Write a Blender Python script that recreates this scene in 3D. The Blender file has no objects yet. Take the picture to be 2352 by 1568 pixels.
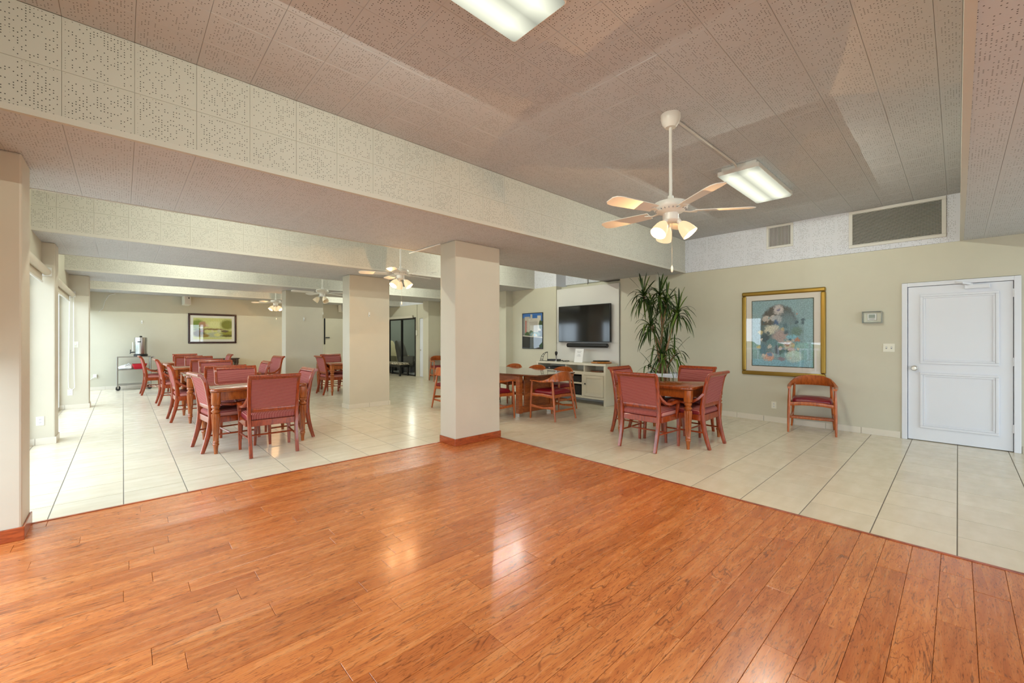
import bpy, bmesh, math, random
from mathutils import Vector, Matrix
random.seed(7)
R = math.radians
S = bpy.context.scene
C = S.collection

# ------------------------------------------------------------------ camera, world, light, exposure
H = 1.34
cam = bpy.data.cameras.new('camera'); camo = bpy.data.objects.new('camera', cam); C.objects.link(camo)
S.camera = camo
cam.sensor_width = 36; cam.lens = 956.85 / 2352 * 36; cam.shift_y = (778.19 - 784) / 2352
cam.clip_start = 0.02; cam.clip_end = 300
YAW = 0.81935704                      # +X axis lies this far to the right of the view direction
camo.location = (0, 0, H); camo.rotation_euler = (math.pi / 2, 0, YAW - math.pi / 2)

w = bpy.data.worlds.new('world'); S.world = w; w.use_nodes = True
bg = w.node_tree.nodes['Background']
bg.inputs[0].default_value = (0.75, 0.89, 1.0, 1); bg.inputs[1].default_value = 3.2
S.view_settings.view_transform = 'Standard'; S.view_settings.look = 'None'
S.view_settings.gamma = 1; S.view_settings.use_curve_mapping = False
S.view_settings.exposure = 1.1
S.cycles.use_denoising = True
S.cycles.max_bounces = 10; S.cycles.diffuse_bounces = 6; S.cycles.glossy_bounces = 4
S.cycles.transparent_max_bounces = 12; S.cycles.sample_clamp_indirect = 8; S.cycles.caustics_reflective = False
TUBE = 0.64                           # fluorescent lens brightness
TUBE_W = 33.0                         # each of the three lamps under a lens, watts
BULB = 2.2                            # fan lamp brightness
BULB_W = 19.0

def portal(name, loc, rot, sx, sy):
    l = bpy.data.lights.new(name, 'AREA'); l.shape = 'RECTANGLE'; l.size = sx; l.size_y = sy
    l.cycles.is_portal = True
    o = bpy.data.objects.new(name, l); C.objects.link(o); o.location = loc; o.rotation_euler = rot
    return o

# ------------------------------------------------------------------ room numbers
XW = 7.69; XL = -0.753; YB = 15.4; YF = -4.2
ZS = 2.572; ZC = 3.172
BEAMS = [(-1.75, -0.02), (3.475, 5.19), (7.11, 8.90), (10.8, 12.5), (14.42, YB)]
COLX = (3.02, 3.755); COLY = [(4.262, 4.6), (7.93, 8.27), (11.58, 11.92)]
TP = 0.4135; CP = 0.3075

# ------------------------------------------------------------------ helpers
def lin(r, g, b):
    f = lambda c: (c / 255 / 12.92) if c <= 10 else ((c / 255 + 0.055) / 1.055) ** 2.4
    return (f(r), f(g), f(b), 1)

def tag(o, label=None, cat=None, group=None, kind=None):
    if label: o['label'] = label
    if cat: o['category'] = cat
    if group: o['group'] = group
    if kind: o['kind'] = kind
    return o

class MB:
    def __init__(s): s.v = []; s.f = []
    def add(s, vs, fs):
        b = len(s.v); s.v += [tuple(p) for p in vs]; s.f += [tuple(i + b for i in f) for f in fs]; return s
    def box(s, x0, x1, y0, y1, z0, z1, M=None):
        vs = [Vector(p) for p in ((x0,y0,z0),(x1,y0,z0),(x1,y1,z0),(x0,y1,z0),(x0,y0,z1),(x1,y0,z1),(x1,y1,z1),(x0,y1,z1))]
        if M: vs = [M @ p for p in vs]
        return s.add(vs, [(3,2,1,0),(4,5,6,7),(0,1,5,4),(1,2,6,5),(2,3,7,6),(3,0,4,7)])
    def loft(s, rings, cap=True, closed=False):
        n = len(rings[0]); vs = [p for r in rings for p in r]; fs = []
        m = len(rings)
        for i in range(m if closed else m - 1):
            a = i * n; b = ((i + 1) % m) * n
            for j in range(n):
                k = (j + 1) % n; fs.append((a + j, a + k, b + k, b + j))
        if cap and not closed: fs += [tuple(range(n - 1, -1, -1)), tuple((m - 1) * n + j for j in range(n))]
        return s.add(vs, fs)
    def lathe(s, prof, n=16, c=(0, 0, 0), M=None, cap=True, flute=None):
        rings = []
        for r, z in prof:
            ring = []
            for j in range(n):
                a = 2 * math.pi * j / n; rr_ = r
                if flute and flute[0] <= z <= flute[1]: rr_ = r * (1 - flute[3] * (0.5 + 0.5 * math.cos(a * flute[2])))
                p = Vector((rr_ * math.cos(a), rr_ * math.sin(a), z))
                if M: p = M @ p
                ring.append(p + Vector(c))
            rings.append(ring)
        return s.loft(rings, cap)
    def tube(s, pts, r, n=8, cap=True):
        pts = [Vector(p) for p in pts]; rs = r if isinstance(r, (list, tuple)) else [r] * len(pts)
        rings = []; up = None
        for i, p in enumerate(pts):
            t = (pts[min(i + 1, len(pts) - 1)] - pts[max(i - 1, 0)]).normalized()
            if up is None:
                up = Vector((0, 0, 1)) if abs(t.z) < 0.9 else Vector((1, 0, 0))
            a = t.cross(up).normalized(); up = a.cross(t).normalized()
            rings.append([p + a * rs[i] * math.cos(2*math.pi*j/n) + up * rs[i] * math.sin(2*math.pi*j/n) for j in range(n)])
        return s.loft(rings, cap)
    def strip(s, pts, wd, th, side):
        """rectangular bar along pts; width wd along vector side, thickness th across"""
        side = Vector(side).normalized(); pts = [Vector(p) for p in pts]
        ws = wd if isinstance(wd, (list, tuple)) else [wd] * len(pts); ts = th if isinstance(th, (list, tuple)) else [th] * len(pts)
        rings = []
        for i, p in enumerate(pts):
            t = (pts[min(i + 1, len(pts) - 1)] - pts[max(i - 1, 0)]).normalized()
            n = t.cross(side).normalized(); a = side * ws[i] / 2; b = n * ts[i] / 2; k = 0.72
            rings.append([p - a*k - b, p + a*k - b, p + a - b*k, p + a + b*k, p + a*k + b, p - a*k + b, p - a + b*k, p - a - b*k])
        return s.loft(rings)
    def mesh(s, name, smooth=False):
        m = bpy.data.meshes.new(name); m.from_pydata(s.v, [], s.f)
        bm = bmesh.new(); bm.from_mesh(m); bmesh.ops.recalc_face_normals(bm, faces=bm.faces); bm.to_mesh(m); bm.free()
        if smooth:
            m.shade_smooth()
            try: m.set_sharp_from_angle(angle=R(40))
            except Exception: pass
        return m
    def build(s, name, mat, parent=None, smooth=False, loc=None, bevel=0):
        m = s.mesh(name, smooth); m.materials.append(mat)
        o = bpy.data.objects.new(name, m); C.objects.link(o)
        if parent: o.parent = parent
        if loc: o.location = loc
        if bevel:
            b = o.modifiers.new('bevel', 'BEVEL'); b.width = bevel; b.segments = 2; b.limit_method = 'ANGLE'; b.angle_limit = R(40)
        return o

def rr(wd, dp, r, z, n=4, c=(0, 0)):
    out = []
    for cx, cy, a0 in ((wd/2-r, dp/2-r, 0), (-wd/2+r, dp/2-r, 90), (-wd/2+r, -dp/2+r, 180), (wd/2-r, -dp/2+r, 270)):
        for k in range(n + 1):
            a = R(a0 + 90 * k / n); out.append((c[0] + cx + r*math.cos(a), c[1] + cy + r*math.sin(a), z))
    return out

def cushion(wd, dp, z0, z1, r=0.05, crown=0.02, c=(0, 0)):
    h = z1 - z0
    rings = [rr(wd-0.02, dp-0.02, r, z0, c=c), rr(wd, dp, r, z0+h*0.15, c=c), rr(wd+0.006, dp+0.006, r, z0+h*0.5, c=c), rr(wd-0.006, dp-0.006, r, z0+h*0.8, c=c),
             rr(wd-0.035, dp-0.035, r, z1, c=c), rr(wd*0.7, dp*0.7, r*0.7, z1+crown*0.6, c=c), rr(wd*0.35, dp*0.35, r*0.35, z1+crown, c=c)]
    return MB().loft(rings)

def empty(name, loc=(0, 0, 0), rz=0):
    o = bpy.data.objects.new(name, None); C.objects.link(o); o.location = loc; o.rotation_euler = (0, 0, rz); o.empty_display_size = 0.1
    return o

def copy_tree(o, parent=None):
    c = o.copy(); C.objects.link(c)
    if parent: c.parent = parent
    for ch in list(o.children): copy_tree(ch, c)
    return c

def place(proto, used, loc, rz, label, group=None):
    o = proto if not used[0] else copy_tree(proto)
    used[0] = True
    o.location = loc; o.rotation_euler = (0, 0, rz); o['label'] = label
    if group: o['group'] = group
    return o

# ------------------------------------------------------------------ materials
def mat(name, col, rough=0.5, metal=0, spec=0.5, coat=0, emit=None, es=0, coat_rough=0.05):
    m = bpy.data.materials.new(name); m.use_nodes = True
    p = m.node_tree.nodes['Principled BSDF']
    p.inputs['Base Color'].default_value = col; p.inputs['Roughness'].default_value = rough; p.inputs['Metallic'].default_value = metal
    p.inputs['Specular IOR Level'].default_value = spec; p.inputs['Coat Weight'].default_value = coat; p.inputs['Coat Roughness'].default_value = coat_rough
    if emit: p.inputs['Emission Color'].default_value = emit; p.inputs['Emission Strength'].default_value = es
    return m

class N:
    """tiny node helper"""
    def __init__(s, m): s.m = m; s.t = m.node_tree; s.p = s.t.nodes['Principled BSDF']
    def new(s, typ, **kw):
        n = s.t.nodes.new(typ)
        for k, v in kw.items(): setattr(n, k, v)
        return n
    def put(s, sock, val):
        if isinstance(val, bpy.types.NodeSocket): s.t.links.new(val, sock)
        else: sock.default_value = val
    def math(s, op, a, b=None, c=None, clamp=False):
        n = s.new('ShaderNodeMath', operation=op, use_clamp=clamp); s.put(n.inputs[0], a)
        if b is not None: s.put(n.inputs[1], b)
        if c is not None: s.put(n.inputs[2], c)
        return n.outputs[0]
    def vmath(s, op, a, b=None):
        n = s.new('ShaderNodeVectorMath', operation=op); s.put(n.inputs[0], a)
        if b is not None: s.put(n.inputs[1], b)
        return n.outputs['Value'] if op in ('LENGTH', 'DOT_PRODUCT', 'DISTANCE') else n.outputs[0]
    def mix(s, fac, a, b, blend='MIX'):
        n = s.new('ShaderNodeMix', data_type='RGBA', blend_type=blend); s.put(n.inputs[0], fac); s.put(n.inputs[6], a); s.put(n.inputs[7], b); return n.outputs[2]
    def rng(s, v, a, b, c=0.0, d=1.0):
        n = s.new('ShaderNodeMapRange'); s.put(n.inputs[0], v)
        for i, x in zip((1, 2, 3, 4), (a, b, c, d)): s.put(n.inputs[i], x)
        return n.outputs[0]
    def noise(s, vec, scale, detail=3, rough=0.5, dist=0.0, dim='3D'):
        n = s.new('ShaderNodeTexNoise', noise_dimensions=dim); s.put(n.inputs['Vector'], vec); n.inputs['Scale'].default_value = scale
        n.inputs['Detail'].default_value = detail; n.inputs['Roughness'].default_value = rough; n.inputs['Distortion'].default_value = dist
        return n.outputs[0]
    def pos(s): return s.new('ShaderNodeNewGeometry').outputs['Position']
    def obj(s): return s.new('ShaderNodeTexCoord').outputs['Object']
    def rand(s): return s.new('ShaderNodeObjectInfo').outputs['Random']
    def sep(s, v): n = s.new('ShaderNodeSeparateXYZ'); s.put(n.inputs[0], v); return n.outputs
    def comb(s, x, y, z):
        n = s.new('ShaderNodeCombineXYZ'); [s.put(n.inputs[i], q) for i, q in enumerate((x, y, z))]; return n.outputs[0]
    def scale(s, v, sc): return s.vmath('MULTIPLY', v, sc)
    def ramp(s, f, stops):
        n = s.new('ShaderNodeValToRGB'); s.put(n.inputs[0], f); e = n.color_ramp.elements
        while len(e) < len(stops): e.new(0.5)
        for q, (p, c) in zip(e, stops): q.position = p; q.color = c
        return n.outputs[0]
    def base(s, c): s.t.links.new(c, s.p.inputs['Base Color'])
    def bump(s, h, st=0.2, d=0.002):
        n = s.new('ShaderNodeBump'); n.inputs['Strength'].default_value = st; n.inputs['Distance'].default_value = d
        s.put(n.inputs['Height'], h); s.t.links.new(n.outputs[0], s.p.inputs['Normal'])

def wood(name, light, dark, rough=0.3, axis=(1, 12, 12), scale=4, coat=0.3, coat_rough=0.08):
    m = mat(name, light, rough, coat=coat, coat_rough=coat_rough); n = N(m)
    v = n.vmath('ADD', n.scale(n.obj(), axis), n.scale(n.comb(n.rand(), n.rand(), n.rand()), (13, 7, 29)))
    g = n.noise(v, scale, 4, 0.6, 0.6)
    n.base(n.ramp(g, [(0.30, dark), (0.62, light)])); return m

def paint(name, col, rough=0.55, amt=0.035):
    m = mat(name, col, rough, spec=0.35); n = N(m)
    p = n.pos(); g = n.noise(p, 1.3, 4, 0.6)
    lo = tuple(c * (1 - amt) for c in col[:3]) + (1,); hi = tuple(min(1, c * (1 + amt)) for c in col[:3]) + (1,)
    n.base(n.ramp(g, [(0.3, lo), (0.7, hi)])); n.bump(n.noise(p, 60, 3), 0.12, 0.002); return m

WALL = (0.57, 0.545, 0.44, 1)
M_wall = paint('wall_paint', WALL, 0.45)
M_colm = paint('column_paint', (0.60, 0.555, 0.455, 1), 0.45)
M_white = paint('white_paint', (0.73, 0.755, 0.82, 1), 0.35, 0.015)
M_panel = paint('panel_paint', (0.66, 0.645, 0.615, 1), 0.5, 0.02)
M_bead = paint('bead_paint', (0.53, 0.51, 0.455, 1), 0.6, .02)
M_grout = mat('grout', (0.21, 0.19, 0.16, 1), 0.9)
M_gap = mat('dark_gap', (0.06, 0.03, 0.02, 1), 0.9)

def perforated(name, ia, ib, oa, ob, col):
    m = mat(name, col, 0.8, spec=0.2); n = N(m)
    q = n.sep(n.pos()); a, b = q[ia], q[ib]
    k = 1 / 0.0146
    u = n.math('MULTIPLY', a, k); v = n.math('MULTIPLY', b, k)
    cell = n.comb(n.math('FLOOR', u), n.math('FLOOR', v), 0.0)
    fr = n.comb(n.math('SUBTRACT', n.math('FRACT', u), 0.5), n.math('SUBTRACT', n.math('FRACT', v), 0.5), 0.0)
    wn = n.new('ShaderNodeTexWhiteNoise', noise_dimensions='2D'); n.put(wn.inputs['Vector'], cell)
    big = n.noise(n.comb(a, b, 0.0), 5.0, 2)
    on = n.math('LESS_THAN', wn.outputs['Value'], n.rng(big, 0.3, 0.7, 0.18, 0.58))
    dot = n.rng(n.vmath('LENGTH', fr), 0.14, 0.23, 1.0, 0.0)
    ta = n.math('PINGPONG', n.math('DIVIDE', n.math('SUBTRACT', a, oa), CP), 0.5)
    tb = n.math('PINGPONG', n.math('DIVIDE', n.math('SUBTRACT', b, ob), CP), 0.5)
    mask = n.math('GREATER_THAN', n.math('MINIMUM', ta, tb), 0.045)
    hole = n.math('MULTIPLY', n.math('MULTIPLY', on, dot), mask)
    tint = n.noise(n.comb(a, b, 0.0), 1.1, 3)
    basec = n.ramp(tint, [(0.3, tuple(c * 0.96 for c in col[:3]) + (1,)), (0.7, col)])
    n.base(n.mix(hole, basec, (0.035, 0.03, 0.025, 1))); return m
CEILC = (0.54, 0.555, 0.58, 1)
M_pc = perforated('perforated_ceiling', 0, 1, 0.053, 3.475, CEILC)
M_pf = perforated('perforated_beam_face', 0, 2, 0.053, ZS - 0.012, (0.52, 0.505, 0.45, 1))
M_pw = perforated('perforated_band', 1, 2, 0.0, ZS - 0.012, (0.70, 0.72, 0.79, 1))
M_ceilback = mat('ceiling_joint', (0.30, 0.26, 0.22, 1), 0.9)

# wooden plank floor
def plank_mat():
    m = mat('hickory_plank', (0.5, 0.2, 0.07, 1), 0.24, spec=0.5, coat=0.35, coat_rough=0.16); n = N(m)
    r = n.rand(); p = n.pos(); off = n.comb(n.math('MULTIPLY', r, 37.0), n.math('MULTIPLY', r, 91.0), n.math('MULTIPLY', r, 53.0))
    v = n.vmath('ADD', p, off)
    g = n.noise(n.scale(v, (0.9, 9.0, 1.0)), 3.2, 4, 0.55, 0.4)
    fine = n.noise(n.scale(v, (3, 70, 4)), 6, 3, 0.6)
    field = n.noise(n.vmath('ADD', n.scale(v, (1.0, 5.5, 1)), n.scale(n.comb(fine, fine, 0.0), (0.02, 0.02, 0))), 2.0, 2, 0.45, 0.8)
    cath = n.math('FRACT', n.math('MULTIPLY', field, 9.0))
    line = n.rng(n.math('ABSOLUTE', n.math('SUBTRACT', cath, 0.5)), 0.0, 0.085, 1.0, 0.0)
    where = n.rng(n.noise(n.scale(v, (1.2, 4, 1)), 1.6, 2), 0.42, 0.6, 0.3, 1.0)
    fleck = n.rng(n.noise(n.scale(v, (7, 48, 9)), 3.4, 3, 0.7), 0.56, 0.635, 0.0, 1.0)
    c = n.ramp(n.math('ADD', n.math('MULTIPLY', g, 0.75), n.math('MULTIPLY', fine, 0.25)), [(0.30, lin(180, 98, 46)), (0.5, lin(206, 124, 64)), (0.70, lin(220, 148, 88))])
    c = n.mix(n.math('MULTIPLY', n.math('MULTIPLY', line, where), 0.78), c, lin(96, 44, 20))
    c = n.mix(n.math('MULTIPLY', fleck, 0.66), c, lin(104, 50, 24))
    # single boards vary from honey to cherry
    tone = n.ramp(r, [(0.0, (1.06, 1.02, 0.98, 1)), (0.6, (0.98, 0.95, 0.91, 1)), (1.0, (0.84, 0.72, 0.62, 1))])
    c = n.mix(1.0, c, tone, 'MULTIPLY')
    n.base(c); n.bump(n.math('ADD', fine, n.math('MULTIPLY', g, 1.0)), 0.03, 0.002)
    n.put(n.p.inputs['Roughness'], n.rng(g, 0.2, 0.8, 0.20, 0.32)); return m
M_plank = plank_mat()
M_cherry_trim = wood('cherry_trim', lin(176, 84, 40), lin(120, 48, 20), 0.3, (2, 2, 14), 5)

def tile_mat():
    m = mat('floor_tile', (0.62, 0.55, 0.43, 1), 0.22, spec=0.5); n = N(m)
    r = n.rand(); p = n.pos(); v = n.vmath('ADD', p, n.comb(n.math('MULTIPLY', r, 31.0), n.math('MULTIPLY', r, 17.0), 0.0))
    g = n.noise(n.scale(v, (1.6, 7.0, 1)), 1.4, 3, 0.5, 0.0); g2 = n.noise(v, 7, 3, 0.55)
    c = n.ramp(n.math('ADD', n.math('MULTIPLY', g, 0.7), n.math('MULTIPLY', g2, 0.3)), [(0.25, lin(214, 203, 179)), (0.5, lin(222, 212, 190)), (0.75, lin(229, 221, 203))])
    tone = n.ramp(r, [(0.0, (0.95, 0.95, 0.95, 1)), (1.0, (1.02, 1.02, 1.02, 1))])
    n.base(n.mix(1.0, c, tone, 'MULTIPLY')); n.put(n.p.inputs['Roughness'], n.rng(g2, 0.3, 0.7, 0.18, 0.26)); return m
M_tile = tile_mat()
M_bbtile = mat('baseboard_tile', lin(218, 211, 197), 0.3)

M_thin = mat('metal_white', lin(225, 225, 222), 0.4)
M_plastic = mat('ivory_plastic', lin(226, 224, 210), 0.4)
M_dark = mat('black_plastic', (0.012, 0.012, 0.013, 1), 0.35)
M_black = mat('black_metal', (0.008, 0.008, 0.008, 1), 0.4)
M_void = mat('dark_interior', (0.02, 0.019, 0.018, 1), 0.9)
M_steel = mat('steel', lin(190, 190, 190), 0.25, 1)
M_chrome = mat('brushed_nickel', lin(200, 195, 185), 0.28, 1)
M_grey = mat('grey_paint', lin(150, 150, 150), 0.4)

def glass_mat(name, tint=(1, 1, 1, 1), refl=0.06, rough=0.0):
    m = bpy.data.materials.new(name); m.use_nodes = True; t = m.node_tree; t.nodes.clear()
    o = t.nodes.new('ShaderNodeOutputMaterial'); mx = t.nodes.new('ShaderNodeMixShader'); tr = t.nodes.new('ShaderNodeBsdfTransparent'); gl = t.nodes.new('ShaderNodeBsdfGlossy')
    fr = t.nodes.new('ShaderNodeLayerWeight'); tr.inputs[0].default_value = tint; gl.inputs['Roughness'].default_value = rough
    pw = t.nodes.new('ShaderNodeMath'); pw.operation = 'POWER'; pw.inputs[1].default_value = 5.0
    ad = t.nodes.new('ShaderNodeMath'); ad.operation = 'MULTIPLY_ADD'; ad.inputs[1].default_value = 0.7; ad.inputs[2].default_value = refl
    t.links.new(fr.outputs['Facing'], pw.inputs[0]); t.links.new(pw.outputs[0], ad.inputs[0]); t.links.new(ad.outputs[0], mx.inputs[0]); t.links.new(tr.outputs[0], mx.inputs[1]); t.links.new(gl.outputs[0], mx.inputs[2]); t.links.new(mx.outputs[0], o.inputs[0])
    return m
M_glass = glass_mat('window_glass', refl=0.02)
M_pglass = glass_mat('picture_glass', refl=0.04)

# ------------------------------------------------------------------ structure: floors
def struct(mb, name, m, label=None, cat=None, parent=None, smooth=False, bevel=0):
    o = mb.build(name, m, parent, smooth, bevel=bevel)
    if not parent: tag(o, label, cat, kind='structure')
    return o

WX = 3.727; WY = 4.565                  # where wood meets tile
floor = struct(MB().box(-1.2, XW + 0.3, YF, YB + 0.1, -0.12, -0.0018), 'floor', M_grout, 'cream tile floor around an orange wood plank floor', 'floor')

def projw(x, y):
    u = x * math.sin(YAW) - y * math.cos(YAW); d = x * math.cos(YAW) + y * math.sin(YAW)
    return u, d
def in_view(x, y, marg=0.25):
    u, d = projw(x, y)
    return d > 0.6 and abs(u) < (1.23 * d + marg) and d > 1.1

def slab(wd, dp, th, ch, gap):
    a, b = wd - gap, dp - gap
    m = MB(); lo = [(-a/2,-b/2,-th),(a/2,-b/2,-th),(a/2,b/2,-th),(-a/2,b/2,-th)]
    mi = [(-a/2,-b/2,-ch),(a/2,-b/2,-ch),(a/2,b/2,-ch),(-a/2,b/2,-ch)]
    hi = [(-a/2+ch,-b/2+ch,0),(a/2-ch,-b/2+ch,0),(a/2-ch,b/2-ch,0),(-a/2+ch,b/2-ch,0)]
    return m.loft([lo, mi, hi])

tiles = []
ix0, ix1 = -3, 19; iy0, iy1 = -11, 38
for ix in range(ix0, ix1):
    for iy in range(iy0, iy1):
        x0, y0 = 0.005 + ix * TP, 0.003 + iy * TP; x1, y1 = x0 + TP, y0 + TP
        if x0 + 0.02 < WX and y0 + 0.05 < WY:
            if x1 <= WX + 0.02 and y1 <= WY + 0.02: continue
            if y1 > WY: y0 = WY
            elif x1 > WX: x0 = WX
        if x1 - x0 < 0.03 or y1 - y0 < 0.03: continue
        if x0 > XW or y0 > YB: continue
        tiles.append((x0, x1, y0, y1))
def size_px(t):
    x, y = (t[0] + t[1]) / 2, (t[2] + t[3]) / 2
    u, d = projw(x, y)
    if not in_view(x, y, 0.3): return 0
    return (t[1] - t[0]) * (t[3] - t[2]) / d ** 3
tiles.sort(key=size_px, reverse=True)
tmesh = {}
def slab_obj(name, wd, dp, th, ch, gap, m, parent, loc, rot=None):
    key = (name, round(wd, 3), round(dp, 3))
    if key not in tmesh:
        me = slab(wd, dp, th, ch, gap).mesh(name); me.materials.append(m); tmesh[key] = me
    o = bpy.data.objects.new(name, tmesh[key]); C.objects.link(o); o.parent = parent; o.location = loc
    if rot: o.rotation_euler = rot
    return o
rest = MB()
for i, (x0, x1, y0, y1) in enumerate(tiles):
    if i < 295 and size_px((x0, x1, y0, y1)) > 0:
        slab_obj('floor_tile', x1 - x0, y1 - y0, 0.0018, 0.0006, 0.0065, M_tile, floor, ((x0 + x1) / 2, (y0 + y1) / 2, random.uniform(-0.0003, 0.0003)))
    else:
        g = 0.003; rest.add([(x0+g,y0+g,0),(x1-g,y0+g,0),(x1-g,y1-g,0),(x0+g,y1-g,0),(x0+g,y0+g,-.0018),(x1-g,y0+g,-.0018),(x1-g,y1-g,-.0018),(x0+g,y1-g,-.0018)],
                            [(0,1,2,3),(0,4,5,1),(1,5,6,2),(2,6,7,3),(3,7,4,0)])
tag(rest.build('far_floor_tiles', M_tile, floor), kind='stuff')

# planks (run along X)
PW = 0.128; pl = []
sub = MB().box(-1.2, WX - 0.012, YF, WY - 0.012, -0.0017, -0.0005).build('plank_underlay', M_gap, floor)
rng = random.Random(3)
y = WY - 0.014
while y > YF + 0.1:
    x = WX - 0.014
    first = True
    while x > -1.15:
        L = rng.choice([0.45, 0.6, 0.75, 0.9, 1.05, 1.2, 1.2])
        if first: L = rng.uniform(0.25, 1.2); first = False
        x0 = max(-1.18, x - L)
        pl.append((x0, x, y - PW, y)); x = x0
    y -= PW
restp = MB(); np_ = 0
for (x0, x1, y0, y1) in pl:
    xm, ym = (x0 + x1) / 2, (y0 + y1) / 2
    vis = any(in_view(xx, ym, 0.3) for xx in (x0, xm, x1))
    if vis and np_ < 295:
        np_ += 1
        slab_obj('floor_plank', round(x1 - x0, 2), PW, 0.008, 0.0012, 0.0014, M_plank, floor, (xm, ym, 0.008 + rng.uniform(-0.0004, 0.0004)))
    else:
        restp.box(x0 + .0007, x1 - .0007, y0 + .0007, y1 - .0007, 0, 0.008)
tag(restp.build('unseen_floor_planks', M_plank, floor), kind='stuff')
# reducer strips at the edge of the wood
MB().box(COLX[0] - 4.2, COLX[0], WY - 0.014, WY + 0.012, -0.005, 0.0125).build('edge_strip', M_cherry_trim, floor, bevel=0.003)
MB().box(WX - 0.014, WX + 0.012, YF, COLY[0][0], -0.005, 0.0125).build('edge_strip', M_cherry_trim, floor, bevel=0.003)

# ------------------------------------------------------------------ ceiling and beams
ceiling = struct(MB().box(-1.2, XW + 0.4, YF, YB + 0.1, ZC + 0.012, ZC + 0.12), 'ceiling', M_ceilback, 'white perforated acoustic tile ceiling', 'ceiling')
FLIP = (math.pi, 0, 0)
n_c = 0; restc = MB()
BAYS = [(YF, -1.75), (-0.02, 3.475), (5.19, 7.11), (8.90, 10.8), (12.5, 14.42)]
for (b0, b1) in BAYS:
    yy = b1
    while yy > b0 + 0.02:
        y0 = max(b0, yy - CP)
        k0 = int(math.floor((-0.75 - 0.053) / CP)); xx = 0.053 + k0 * CP
        while xx < XW - 0.01:
            x1 = min(XW, xx + CP); xs = max(-0.75, xx)
            d = projw((xs + x1) / 2, (y0 + yy) / 2)[1]; u = projw((xs + x1) / 2, (y0 + yy) / 2)[0]
            vis = b1 == 3.475 and d > 0.9 and abs(u) < 1.3 * d + 0.3 and (ZC - H) / d < 0.87
            if vis and n_c < 298:
                n_c += 1
                slab_obj('ceiling_tile', x1 - xs, yy - y0, 0.012, 0.002, 0.0012, M_pc, ceiling, ((xs + x1) / 2, (y0 + yy) / 2, ZC + rng.uniform(-0.0006, 0.0006)), FLIP)
            else:
                g = 0.0012; restc.box(xs + g, x1 - g, y0 + g, yy - g, ZC, ZC + 0.012)
            xx += CP
        yy -= CP
tag(restc.build('unseen_ceiling_tiles', M_pc, ceiling), kind='stuff')

for bi, (y0, y1) in enumerate(BEAMS):
    t = 0.012
    o = struct(MB().box(-1.2, XW + 0.4, y0 + t, y1 - (t if bi < 4 else 0), ZS + t, ZC + 0.03), 'beam_%d' % bi, M_ceilback, 
               ['dropped beam along the upper right edge of the ceiling', 'widest dropped beam in front, resting on the square column by the wood floor', 'second dropped beam, crossing above the column behind the nearest tables', 'third dropped beam, over the middle of the dining row', 'last dropped beam along the far wall'][bi], 'beam')
    near = bi in (0, 1)
    # soffit tiles
    rs = MB(); yy = y0
    xs0 = 0.053 - 3 * CP
    while yy < y1 - 0.02:
        ye = min(y1, yy + CP); xx = xs0
        while xx < XW - 0.01:
            xe = min(XW, xx + CP); xs = max(-1.1, xx); xm, ym = (xs + xe) / 2, (yy + ye) / 2
            u, d = projw(xm, ym)
            vis = near and d > 0.9 and abs(u) < 1.26 * d + 0.25 and (ZS - H) / d < 0.85
            if vis: slab_obj('soffit_tile', xe - xs, ye - yy, t, 0.0015, 0.001, M_pc, o, (xm, ym, ZS), FLIP)
            else: rs.box(xs + .0008, xe - .0008, yy + .0008, ye - .0008, ZS, ZS + t)
            xx += CP
        yy += CP
    tag(rs.build('unseen_soffit_tiles', M_pc, o), kind='stuff')
    # face tiles, two rows, on the side towards the camera (and the back side joined)
    ff = MB(); zrows = [(ZS, ZS + 0.29), (ZS + 0.29, ZC)]
    for side, yf in ((-1, y0), (1, y1)):
        if bi == 4 and side == 1: continue
        xx = xs0
        while xx < XW - 0.01:
            xe = min(XW, xx + CP); xs = max(-1.1, xx)
            for z0, z1 in zrows:
                show = (side == -1 and bi in (1, 2)) or (side == 1 and bi == 0)
                u, d = projw((xs + xe) / 2, yf)
                if show and d > 0.9 and abs(u) < 1.26 * d + 0.3:
                    rot = (R(90), 0, 0) if side == -1 else (R(-90), 0, 0)
                    slab_obj('beam_face_tile', xe - xs, z1 - z0, t, 0.0015, 0.001, M_pf, o, ((xs + xe) / 2, yf, (z0 + z1) / 2), rot)
                else:
                    ya, yb = (yf, yf + t) if side == -1 else (yf - t, yf)
                    ff.box(xs + .0008, xe - .0008, ya, yb, z0 + .0008, z1 - .0008)
            xx += CP
    if ff.v: tag(ff.build('far_face_tiles', M_pf, o), kind='stuff')
    # smooth corner bead along the lower edges
    cb = MB().box(-1.1, XW, y0 - 0.004, y0 + 0.03, ZS - 0.004, ZS + 0.032)
    if bi < 4: cb.box(-1.1, XW, y1 - 0.03, y1 + 0.004, ZS - 0.004, ZS + 0.032)
    cb.build('corner_bead', M_bead, o)

# ------------------------------------------------------------------ walls
def wall_box(name, label, *b, m=None): return struct(MB().box(*b), name, m or M_wall, label, 'wall')
# right wall, bay with the door: opening Y -0.452..0.462, Z 0..2.035
rw = MB(); DX0, DX1, DZ = -0.505, 0.515, 2.09
rw.box(XW, XW + 0.12, YF, DX0, 0, ZS).box(XW, XW + 0.12, DX1, 4.0, 0, ZS).box(XW, XW + 0.12, DX0, DX1, DZ, ZS)
wall_right = struct(rw, 'wall_right', M_wall, 'olive beige wall with the white door and the gold framed picture', 'wall')
MB().box(XW - 0.02, XW + 0.12, -0.02, 3.475, ZS, ZC + 0.01).build('bulkhead_band', M_pw, wall_right)
MB().box(XW - 0.02, XW + 0.12, YF, -1.75, ZS, ZC + 0.01).build('bulkhead_band', M_pw, wall_right)
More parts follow.
